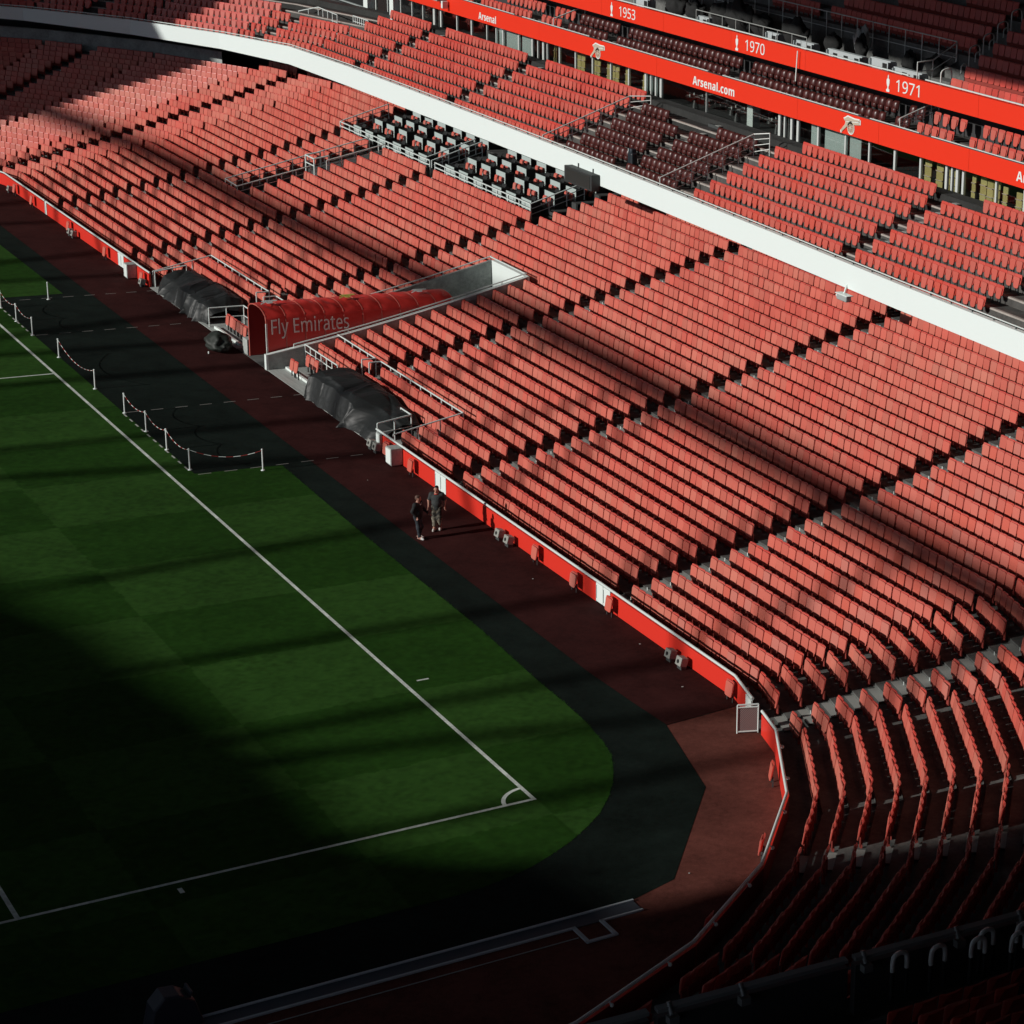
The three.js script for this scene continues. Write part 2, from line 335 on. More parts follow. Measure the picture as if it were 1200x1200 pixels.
function massSeats(kind, list, name, label, category) {
  if (!list.length) return;
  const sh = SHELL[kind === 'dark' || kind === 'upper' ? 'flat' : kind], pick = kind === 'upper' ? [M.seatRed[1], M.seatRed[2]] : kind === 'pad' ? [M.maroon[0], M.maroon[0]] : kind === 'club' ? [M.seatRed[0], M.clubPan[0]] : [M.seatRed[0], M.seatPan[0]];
  const m = new THREE.Matrix4(), qt = new THREE.Quaternion(), sc = new THREE.Vector3(), up = new THREE.Vector3(0, 1, 0), c = new THREE.Color();
  const wear = list.map((s) => { const z = noise.noise(s.u * 0.22, s.v * 0.4, 7.7); return [rr(0.87, 1.08), rr(0.82, 1.14) * (1 + 0.25 * z)]; }), lean = list.map(() => [rr(-0.02, 0.02), rr(-0.035, 0.035)]), ql = new THREE.Quaternion(), ex = new THREE.Vector3(1, 0, 0);
  const [im, pans] = [sh.backrest, sh.seat_pan].map((geo, k) => {
    const mat = pick[k].clone(), im = new THREE.InstancedMesh(geo, mat, list.length), base = pick[k].color; mat.color.setRGB(1, 1, 1);
    list.forEach((s, i) => {
      qt.setFromAxisAngle(up, heading(s.nu, s.nv) + lean[i][0]).multiply(ql.setFromAxisAngle(ex, lean[i][1] * (k ? 1 : 0.4))); sc.set(s.sx || 1, 1, 1); im.setMatrixAt(i, m.compose(P(s.u, s.v, s.h), qt, sc));
      const [f, e] = wear[i]; im.setColorAt(i, c.setRGB(base.r * f, base.g * f * e, base.b * f * e));
    });
    return shade(im);
  });
  im.name = numbered(name); scene.add(im); tag(im, label, category, null, 'stuff'); pans.name = 'seat_pans'; pans.userData.kind = 'stuff'; im.add(pans);
  const legs = new THREE.InstancedMesh(sh.bracket, kind === 'club' ? M.darkGrey : kind === 'pad' ? M.bracket : M.shell, list.length);
  list.forEach((s, i) => { qt.setFromAxisAngle(up, heading(s.nu, s.nv)); legs.setMatrixAt(i, m.compose(P(s.u, s.v, s.h), qt, sc.set(1, 1, 1))); });
  shade(legs); legs.name = 'seat_brackets'; legs.userData.kind = 'stuff'; im.add(legs);
}
camera.updateMatrixWorld(); camera.updateProjectionMatrix();
const pixel = (p) => { const q = p.clone().project(camera); return [(q.x + 1) * 600, (1 - q.y) * 600]; };
const size = (s) => { const p = P(s.u, s.v, s.h + 0.6), d = p.clone().sub(camera.position), L = d.length(); return Math.abs(d.normalize().dot(P(s.nu, s.nv, 0.15))) / (L * L); };
const inFrame = (s) => { const [x, y] = pixel(P(s.u, s.v, s.h + 0.6)); return x > -4 && x < 1204 && y > -4 && y < 1204 && y < 1190 - (x - 703) * 0.268; };

// stairways of the straight part (u of the gap) and of the corner segments
const AISLES = [
  [13.04, 14.18, 'second-gate stairway'], [28.28, 29.42, 'first-gate stairway'], [43.6, 44.72, 'stairway right of the tunnel'],
  [58.6, 59.72, 'stairway left of the tunnel'], [73.6, 74.74, 'far-gate stairway'], [89, 90.12, 'last straight stairway'],
];
const cornerGap = (j) => ({ 6: [-0.31, 1.2, 'corner stairway'], 4: [-0.75, 0.72, 'half-lit stairway'], 2: [0, 0.8, 'dark stairway'], 8: [0.31, 1.2, 'far corner stairway'], 10: [0.75, 1.1, 'far shaded stairway'], 12: [0, 1, 'farthest stairway'] })[j];
const lower = [];
for (let i = 0; i < ROWS; i++) {
  const d = rowD(i), pts = offset(d), h = rowTop(i) - FLOOR_LIFT;
  for (let j = 0; j < BASE.length - 1; j++) {
    if (inFar(j) && i >= FAR_ROWS) continue;
    if (j < 4 && i > 16) continue;
    const [a, b] = [pts[j], pts[j + 1]], L = Math.hypot(b[0] - a[0], b[1] - a[1]), tx = (b[0] - a[0]) / L, ty = (b[1] - a[1]) / L;
    let runs;
    if (j === STRAIGHT) {
      const extra = i < 4 ? [[49.8, 54.4]] : [];
      const gaps = [...cuts(i), ...extra, ...AISLES.map(([p, q]) => [p, q])].map(([p, q]) => [p - a[0], q - a[0]]);
      runs = minus(0.08, L - 0.08, gaps);
    } else {
      const g = cornerGap(j);
      runs = g ? minus(0.06, L - 0.06, [[L / 2 + g[0] - g[1] / 2, L / 2 + g[0] + g[1] / 2]]) : [[0.06, L - 0.06]];
    }
    for (const [p, q] of runs) {
      const n = Math.floor((q - p + 0.02) / 0.497); if (n < 1) continue;
      const w = j === STRAIGHT ? (q - p) / n : Math.min((q - p) / n, 0.515), s0 = p + ((q - p) - w * n) / 2;
      for (let k = 0; k < n; k++) {
        if (rnd() < 0.0006) continue;
        const s = s0 + (k + 0.5) * w;
        lower.push({ row: i + 1, seg: j, k, n, p, q, u: a[0] + tx * s, v: a[1] + ty * s, h, nu: -ty, nv: tx, sx: w / 0.5 * (rnd() < 0.25 ? 1.03 : rnd() < 0.3 ? 0.965 : 0.995) });
      }
    }
  }
}
{
  lower.forEach((s) => { s.size = inFrame(s) ? size(s) : 0; });
  const sorted = lower.slice().sort((x, y) => y.size - x.size), chosen = new Set(sorted.slice(0, 300));
  const seen = new Set();
  for (const s of chosen) {
    let from;
    if (s.seg === STRAIGHT) {                         // count from the nearest stairway end of the run
      const pts = offset(rowD(s.row - 1)), lo = pts[STRAIGHT][0] + s.p, hi = pts[STRAIGHT][0] + s.q;
      const aLo = AISLES.find(([, q]) => Math.abs(q - lo) < 0.3), aHi = AISLES.find(([p]) => Math.abs(p - hi) < 0.3);
      from = aHi && (s.k >= s.n / 2 || !aLo) ? `${ord(s.n - s.k)} right of the ${aHi[2]}` : aLo ? `${ord(s.k + 1)} left of the ${aLo[2]}` : `${ord(s.k + 1)} left of the corner bend`;
    } else {
      const g = cornerGap(s.seg);
      const near = s.seg < STRAIGHT;
      if (g) { const right = near ? s.p < 0.1 : s.p > 0.1; from = right ? `${ord(near ? s.n - s.k : s.k + 1)} right of the ${g[2]}` : `${ord(near ? s.k + 1 : s.n - s.k)} left of the ${g[2]}`; }
      else from = `${ord(s.n - s.k)} in the ${{ 5: 'bend below the corner stairway', 3: 'bend below the half-lit stairway', 1: 'last dark bend' }[s.seg] || 'far bend'}`;
    }
    let label = `red tip-up seat, ${ord(s.row)} row up, ${from}`;
    if (seen.has(label)) label += ' again'; seen.add(label);
    placeSeat('flat', s, 'stadium_chair', label, 'stadium seat', 'red tip-up seats of the lower tier');
  }
  massSeats('flat', lower.filter((s) => !chosen.has(s)), 'stadium_chair_rows', 'rows of red tip-up seats filling the lower tier', 'stadium seats');
}

// stairways: a light tread on a dark block in front of every riser, with a small row plate
{
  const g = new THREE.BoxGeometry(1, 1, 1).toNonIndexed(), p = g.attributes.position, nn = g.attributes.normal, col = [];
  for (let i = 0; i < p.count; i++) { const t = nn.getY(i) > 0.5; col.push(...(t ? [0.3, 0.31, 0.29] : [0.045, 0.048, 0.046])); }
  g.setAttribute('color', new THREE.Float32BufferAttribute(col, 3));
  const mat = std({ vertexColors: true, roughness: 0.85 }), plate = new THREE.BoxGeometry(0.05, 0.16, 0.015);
  const stair = (label, at, dir, nu, nv, w, rows) => {
    const t = thing('aisle_stairs', label, 'stairway', at(rows[0]), 'stairways through the lower tier'), turn = heading(nu, nv), base = t.position;
    for (const i of rows) {
      const rise = rowTop(i + 1) - rowTop(i), zi = rowTop(i) - FLOOR_LIFT, c = at(i);
      const off = (s, x) => new THREE.Vector3(c.x - nu * s + nv * 0 + dir[0] * x, 0, c.z + nv * s - dir[1] * x);
      const m = local('step', g, mat, t), q = off(rowD(i + 1) - 0.6 - 0.17 - rowD(i), 0); m.position.set(q.x - base.x, zi + rise * 0.25 - base.y, q.z - base.z); m.scale.set(w - 0.06, rise * 0.5, 0.33); m.rotation.y = turn;
      if (i % 4 !== 3) { const k = local('row_plate', plate, M.rail, t), r = off(rowD(i + 1) - 0.6 - rowD(i) - 0.01, (i % 2 ? 0.18 : -0.1)); k.position.set(r.x - base.x, zi + rise * 0.6 + 0.02 - base.y, r.z - base.z); k.rotation.y = turn; }
    }
  };
  for (const [a, b, nm] of AISLES) {
    const rows = []; for (let i = 0; i < ROWS - 1; i++) { const c = cuts(i); if (!c.some(([p, q]) => a > p && b < q)) rows.push(i); }
    stair(`dark steps of the ${nm}, rising through red rows`, (i) => P((a + b) / 2, WALL - rowD(i), rowTop(i) - FLOOR_LIFT), [1, 0], 0, 1, b - a, rows);
  }
  for (const j of [6, 4, 8, 10]) {
    const [sh, w, nm] = cornerGap(j);
    const at = (i) => { const pts = offset(rowD(i)), a = pts[j], b = pts[j + 1], L = Math.hypot(b[0] - a[0], b[1] - a[1]), f = (L / 2 + sh) / L; return P(a[0] + (b[0] - a[0]) * f, a[1] + (b[1] - a[1]) * f, rowTop(i) - FLOOR_LIFT); };
    const a = BASE[j], b = BASE[j + 1], L = Math.hypot(b[0] - a[0], b[1] - a[1]), tx = (b[0] - a[0]) / L, ty = (b[1] - a[1]) / L;
    const rows = []; for (let i = 0; i < (inFar(j) ? FAR_ROWS - 1 : j < 5 ? 16 : ROWS - 1); i++) rows.push(i);
    stair(`grey steps of the ${nm} climbing between curved red rows`, at, [tx, ty], -ty, tx, Math.max(w, 1.1), rows);
  }
}
// ---------------------------------------------------------------- roof over all four sides, with its open middle (outside the frame: it casts the shade)
{
  const g0 = (u, v) => [u + 0.04 * 68.6, v + 68.6];
  const shadeLine = [[-7.8, -2.8], [-7.8, 0.2], [-5.6, 0.6], [-3.6, 1.1], [-3.2, 2.3], [-1.65, 4], [0, 5.1], [5.7, 5.1], [8.8, 5.4], [14.9, 6.4], [19, 6.8], [22, 8.0], [30, 9.4], [51, 11], [72, 10.5], [96, 7], [104, 3], [109, -2.5], [111.8, -9]].map(([u, v]) => g0(u, v));
  const hole = [[-8, -12], [-11, 20], [-10.6, 40], [-9.5, 50], [-7.9, 55.6], [-6.7, 59], [-5.4, 62.2], [-4.9, 64.5], ...shadeLine, [115.3, 46.5], [116.2, 40], [116.3, 33], [117, 28], [118, 24], [118.2, 16], [118, -12]];
  const Z0 = 26.1, c = [58, 34];
  const out = hole.map(([u, v]) => {
    const e = [u < 0 ? -1 : u > 116 ? 1 : (u - c[0]) / 130, v < 0 ? -1 : v > 60 ? 1 : (v - c[1]) / 80];
    return [u + e[0] * 68, v + e[1] * 62];
  });
  out[0] = [-73, -71]; out[out.length - 1] = [189, -71];
  const q = new Quads(), n = hole.length;
  for (let i = 0; i < n; i++) {
    const k = (i + 1) % n, a = hole[i], b = hole[k], A = out[i], B = out[k];
    q.add(P(...a, Z0), P(...b, Z0), P(...B, Z0 + 15), P(...A, Z0 + 15));
    q.add(P(...a, Z0 + 1.2), P(...A, Z0 + 16.2), P(...B, Z0 + 16.2), P(...b, Z0 + 1.2));
    q.add(P(...a, Z0), P(...a, Z0 + 1.2), P(...b, Z0 + 1.2), P(...b, Z0));
    q.add(P(...A, Z0 + 15), P(...B, Z0 + 15), P(...B, Z0 + 16.2), P(...A, Z0 + 16.2));
  }
  struct('stadium_roof', q.geo(), paint(0.16, 0.17, 0.18, 0.7));
  // stands on the other sides, raked up to a rear wall below the roof
  const s = new Quads();
  for (const [a, b, o] of [[[-26, 76], [130, 76], [0, 1]], [[146, -20], [146, 90], [1, 0]]]) {
    const at = (p, d, h) => P(p[0] + o[0] * d, p[1] + o[1] * d, h);
    for (const [d0, h0, d1, h1] of [[0, 0, 0, 1], [0, 1, 22, 7], [22, 7, 22, 9], [22, 9, 34, 14.5], [34, 14.5, 34, 17], [34, 17, 58, 33], [58, 33, 58, 41]]) s.add(at(a, d0, h0), at(b, d0, h0), at(b, d1, h1), at(a, d1, h1));
  }
  struct('opposite_stand', s.geo(), paint(0.1, 0.028, 0.024, 0.8));
  const e = new Quads();
  for (const [a, b, c, d] of [[-46, 16.5, -70, 31], [-70, 31, -70, 42]]) e.add(P(a, -68, b), P(a, 92, b), P(c, 92, d), P(c, -68, d));
  e.add(P(-70, -68, 0), P(150, -68, 0), P(150, -68, 42), P(-70, -68, 42));
  struct('end_stand', e.geo(), paint(0.12, 0.05, 0.045, 0.8));
  const t = struct('roof_truss', (() => {
    const L = [], vT = 76;
    const top = [[-60, 36.5], [0, 39.75], [18, 40.3], [38, 40.75], [50, 40.8], [66, 39.95], [80, 39.5], [95, 39.4], [113, 38.8], [170, 36.5]].map(([u, h]) => P(u, vT, h));
    for (let i = 0; i < top.length - 1; i++) L.push(bar(top[i], top[i + 1], 0.7, 10));
    const curve = (u) => { for (let i = 0; i < top.length - 1; i++) if (u >= top[i].x && u <= top[i + 1].x) return top[i].y + (top[i + 1].y - top[i].y) * (u - top[i].x) / (top[i + 1].x - top[i].x); return 39; };
    for (const [a, b] of [[41.3, 40.1], [37.7, 31], [24, 27.6], [15.2, 14.6], [8.4, 7.2], [6.9, -1], [0.5, -1.6], [51.5, 49.8], [57, 55], [58.5, 66], [72.3, 71.5], [74.5, 81], [88, 86.5], [90, 97], [104, 103]]) {
      const A = P(a + 2.76, vT, 27.4), ub = b + 4.0; L.push(bar(A, P(ub, vT, curve(ub)), 0.33, 8));
    }
    return merge(L);
  })(), paint(0.5, 0.52, 0.53, 0.6));
}

// ---------------------------------------------------------------- white balcony front between the lower and the club tier
const FD = 18.88;
{
  const t = thing('balcony_front', 'long white balcony front running between the lower and the middle seats', 'balcony front', P(50, -27.5, 7.3));
  const a = offset(FD), b = offset(FD + 0.28);
  const level = (list, u) => { for (let k = 0; k < list.length - 1; k++) if (u <= list[k + 1][0]) return list[k][1] + (list[k + 1][1] - list[k][1]) * Math.max(0, (u - list[k][0]) / (list[k + 1][0] - list[k][0])); return list[list.length - 1][1]; };
  const lo = (u) => level([[0, 7.1], [14, 7.14], [24, 7.2], [39, 7.35], [60, 7.45], [84, 7.4], [95, 7.34], [103, 7.22], [111, 7.18], [120, 7.2], [127, 7.4], [140, 7.45]], u), hi = (u) => level([[0, 8.26], [14, 8.3], [24, 8.34], [39, 8.53], [60, 8.67], [84, 8.7], [95, 8.62], [103, 8.45], [111, 8.27], [120, 8.26], [140, 8.25]], u);
  const c = offset(FD + 0.16), lerp = (p, q, f) => [p[0] + (q[0] - p[0]) * f, p[1] + (q[1] - p[1]) * f];
  for (let j = 6; j < 13; j++) {
    const n = j === STRAIGHT ? 9 : 1;
    for (let k = 0; k < n; k++) {
      const q = new Quads(), e = 0.00001, p0 = lerp(a[j], a[j + 1], k / n + e), p1 = lerp(a[j], a[j + 1], (k + 1) / n - e), r0 = lerp(b[j], b[j + 1], k / n + e), r1 = lerp(b[j], b[j + 1], (k + 1) / n - e), l0 = lo(p0[0]), l1 = lo(p1[0]), h0 = hi(p0[0]), h1 = hi(p1[0]);
      q.add(P(...p0, l0), P(...p1, l1), P(...p1, h1), P(...p0, h0)).add(P(...p0, h0), P(...p1, h1), P(...r1, h1), P(...r0, h0));
      q.add(P(...r0, l0), P(...r0, h0), P(...r1, h1), P(...r1, l1)).add(P(...p0, l0), P(...r0, l0), P(...r1, l1), P(...p1, l1));
      part('front_panel', q.geo(), M.fascia, t);
      const s0 = lerp(c[j], c[j + 1], k / n), s1 = lerp(c[j], c[j + 1], (k + 1) / n), m = Math.ceil(Math.hypot(s1[0] - s0[0], s1[1] - s0[1]) / 1.6), gs = [];
      part('top_rail', beam(P(...s0, h0 + 0.13), P(...s1, h1 + 0.13), 0.06, 0.045), M.rail, t);
      for (let i = 0; i < m; i++) { const x = lerp(s0, s1, (i + 0.5) / m), h = hi(x[0]); gs.push(box(x[0] - 0.025, x[0] + 0.025, x[1] - 0.025, x[1] + 0.025, h - 0.02, h + 0.11)); }
      part('rail_post', merge(gs), M.darkGrey, t);
    }
  }
  // soffit and rear wall below the club tier
  const q = new Quads(), f = offset(FD + 0.2), e = offset(FD + 9.5);
  for (let j = 6; j < 13; j++) {
    q.add(P(...f[j], 7.42), P(...f[j + 1], 7.42), P(...e[j + 1], 7.9), P(...e[j], 7.9));
    const k = offset(25.6); q.add(P(...k[j], 4), P(...k[j + 1], 4), P(...k[j + 1], 8), P(...k[j], 8));
  }
  struct('concourse_shell', q.geo(), paint(0.06, 0.065, 0.065, 0.8));
  const w0 = offset(rowD(FAR_ROWS) - 0.1), w1 = offset(rowD(FAR_ROWS) + 0.2), wq = new Quads(), top = rowTop(FAR_ROWS) + 0.5;
  for (let j = 9; j < 13; j++) {
    let p0 = w0[j], r0 = w1[j];
    if (j === 9) { const f0 = 0.36; p0 = [p0[0] + (w0[10][0] - p0[0]) * f0, p0[1] + (w0[10][1] - p0[1]) * f0]; r0 = [r0[0] + (w1[10][0] - r0[0]) * f0, r0[1] + (w1[10][1] - r0[1]) * f0]; }
    wq.add(P(...p0, 3.4), P(...w0[j + 1], 3.4), P(...w0[j + 1], top), P(...p0, top)).add(P(...p0, top), P(...w0[j + 1], top), P(...w1[j + 1], top), P(...r0, top));
  }
  struct('concourse_wall', wq.geo(), M.concreteLight);
}

// ---------------------------------------------------------------- club tier
const clubD = (i) => 19.58 + 0.93 * i, clubTop = (i) => 8.15 + 0.405 * i;
{
  const q0 = new Quads(), q1 = new Quads(), nose = new Quads();
  for (let i = 0; i < 9; i++) {
    const q = i > 6 ? q1 : q0, a = offset(i ? clubD(i) - 0.62 : FD + 0.28), b = offset(i === 8 ? clubD(i) + 0.3 : clubD(i + 1) - 0.62), h = clubTop(i) - 0.86, h0 = i ? clubTop(i - 1) - 0.86 : h;
    for (let j = 6; j < 13; j++) {
      q.add(P(...a[j], h0), P(...a[j + 1], h0), P(...a[j + 1], h), P(...a[j], h));
      q.add(P(...a[j], h), P(...a[j + 1], h), P(...b[j + 1], h), P(...b[j], h));
      if (i > 0 && i < 8) { const e = offset(clubD(i) - 0.66), f = offset(clubD(i) - 0.52), o = 0.012; nose.add(P(...e[j], h - 0.07), P(...e[j + 1], h - 0.07), P(...e[j + 1], h + o), P(...e[j], h + o)).add(P(...e[j], h + o), P(...e[j + 1], h + o), P(...f[j + 1], h + o), P(...f[j], h + o)); }
    }
  }
  struct('terrace_nosing', nose.geo(), std({ map: grain(256, 4, 0.36, 0.33, 0.3, 0.3), roughness: 0.85 }));
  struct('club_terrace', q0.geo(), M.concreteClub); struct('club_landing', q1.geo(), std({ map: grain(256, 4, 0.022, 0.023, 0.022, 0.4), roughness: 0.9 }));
}
const fill = (row, a, b, pitch, v, h) => { const n = Math.max(1, Math.floor((b - a + 0.05) / pitch)), w = (b - a) / n, o = []; for (let k = 0; k < n; k++) o.push({ row, k, n, u: a + (k + 0.5) * w, v, h, nu: 0, nv: 1, sx: Math.min(1.04, w / pitch) }); return o; };
{
  const club = [], pads = [];
  for (let i = 0; i < 8; i++) {
    const v = WALL - clubD(i), h = clubTop(i) - 0.85, last = i === 7;
    const add = (a, b, where) => club.push(...fill(i + 1, a, b, 0.548, v, h).map((s) => ({ ...s, where })));
    if (last) { add(20, 27.9, 'nearest right-hand club block'); add(31.9, 44.5, 'club block right of the maroon seats'); add(62.3, 75.9, 'club block left of the maroon seats'); add(78.7, 91.7, 'middle left club block'); add(94.3, 101.6, 'far club block'); }
    else {
      add(19.5, 30.05, 'nearest right-hand club block'); add(31.25, 45.75, 'club block right of the maroon seats');
      add(62.6, 76.7, 'club block left of the maroon seats'); add(77.95, 92.35, 'middle left club block'); add(93.55, i > 4 ? 101.6 : offset(clubD(i))[8][0] - 0.1, 'far club block');
      const pad = (a, b, where) => pads.push(...fill(i + 1, a, b, 0.58, v, h).map((s) => ({ ...s, where })));
      if (i < 6) { pad(47.75, 53.55, 'right maroon club block'); pad(54.98, 61, 'left maroon club block'); } else { pad(47.75, 52.1, 'right maroon club block'); pad(57.75, 61, 'left maroon club block'); }
    }
    const pts = offset(clubD(i));                      // the far corner
    if (i < 6) for (let j = 8; j < 12; j++) {
      const [a, b] = [pts[j], pts[j + 1]], L = Math.hypot(b[0] - a[0], b[1] - a[1]), tx = (b[0] - a[0]) / L, ty = (b[1] - a[1]) / L;
      if (i > 4 && j < 9) continue;
      const runs = j === 8 ? minus(0.1, L - 0.1, [[L / 2 + 1.3, L / 2 + 2.5]]) : j === 10 ? minus(0.1, L - 0.1, [[L / 2 - 0.6, L / 2 + 0.6]]) : [[0.1, L - 0.1]];
      for (const [p, r] of runs) { const n = Math.floor((r - p) / 0.548), w = (r - p) / n; for (let k = 0; k < n; k++) { const s = p + (k + 0.5) * w; club.push({ row: i + 1, k, n, u: a[0] + tx * s, v: a[1] + ty * s, h, nu: -ty, nv: tx, where: 'far corner' }); } }
    }
  }
  club.forEach((s) => { s.size = inFrame(s) ? size(s) : 0; });
  const pick = new Set(club.slice().sort((x, y) => y.size - x.size).slice(0, 300));
  for (const s of pick) placeSeat('club', s, 'club_chair', `red club seat, ${ord(s.row)} row up, ${ord(s.n - s.k)} from left, ${s.where}`, 'stadium seat', 'red seats of the middle tier');
  massSeats('club', club.filter((s) => !pick.has(s)), 'club_chair_rows', 'rows of red club seats on the middle tier', 'stadium seats');
  // gallery above the lower red band: padded maroon seats in the middle, red at both ends
  const gal = [];
  for (const [r, v, top] of [[1, -36.1, 13.36], [2, -37.05, 13.86]]) {
    const run = (a, b, kind, where) => gal.push(...fill(r, a, b, 0.62, v, top - 0.86).map((s) => ({ ...s, kind, where })));
    const sh = r === 1 ? 0 : 0.25;
    run(38.9 + sh, 53.9 + sh, 'pad', 'gallery under the year 1971'); run(55.1 + sh, 69.0 + sh, 'pad', 'gallery between the two step gaps'); run(70.3 + sh, 75.7 + sh, 'pad', 'left end of the maroon gallery'); run(36.6, 38.0 + sh, 'pad', 'right end of the maroon gallery');
    run(32.6 + sh, 35.9, 'club', 'red gallery beside the rail'); run(21, 31.3 + sh, 'club', 'red gallery at the right edge'); run(76.6, 79.6, 'club', 'red gallery left of the maroon seats'); run(81, 89, 'club', 'red gallery above the word at left'); run(90.2, 100, 'club', 'far left red gallery');
  }
  const vis = pads.filter(inFrame).map((s) => ({ ...s, kind: 'pad' }));
  const galPads = gal.filter((s) => s.kind === 'pad').map((s) => ({ ...s, gallery: true }));
  const all = [...vis, ...galPads]; all.forEach((s) => { s.size = inFrame(s) ? size(s) : 0; });
  const keep = new Set(all.slice().sort((x, y) => y.size - x.size).slice(0, 300));
  for (const s of keep) placeSeat('pad', s, 'padded_chair', `maroon padded seat, ${ord(s.row)} row up, ${ord(s.n - s.k)} from left, ${s.where}`, 'stadium seat', 'maroon padded seats');
  massSeats('pad', all.filter((s) => !keep.has(s)), 'padded_chair_rows', 'remaining maroon padded seats in the gallery rows', 'stadium seats');
  for (const s of gal.filter((x) => x.kind === 'club' && inFrame(x))) placeSeat('club', s, 'gallery_chair', `red gallery seat, ${s.row === 1 ? 'front' : 'back'} row, ${ord(s.n - s.k)} from left, ${s.where}`, 'stadium seat', 'red seats of the gallery');
  // steps in the club stairways
  const cg = new THREE.BoxGeometry(1, 1, 1);
  for (const [a, b, nm] of [[30.1, 31.2, 'right'], [53.6, 54.95, 'maroon'], [76.75, 77.9, 'left'], [92.4, 93.5, 'far left']]) {
    const t = thing('club_stairs', `dark steps through the ${nm} club seats, up to the glass front`, 'stairway', P((a + b) / 2, -28.2, 7.3), 'stairways of the middle tier');
    for (let i = 0; i < 8; i++) {
      part('step', box(a + 0.03, b - 0.03, WALL - clubD(i) - 0.02, WALL - clubD(i) + 0.6, clubTop(i) - 0.855, clubTop(i) - 0.84), M.darkGrey, t);
      part('riser', box(a + 0.03, b - 0.03, WALL - clubD(i) - 0.3, WALL - clubD(i) - 0.06, clubTop(i) - 0.84, clubTop(i) - 0.66), M.darkGrey, t);
      part('nosing', box(a + 0.1, a + 0.5, WALL - clubD(i) - 0.31, WALL - clubD(i) - 0.05, clubTop(i) - 0.66, clubTop(i) - 0.645), M.concreteLight, t);
    }
  }
}

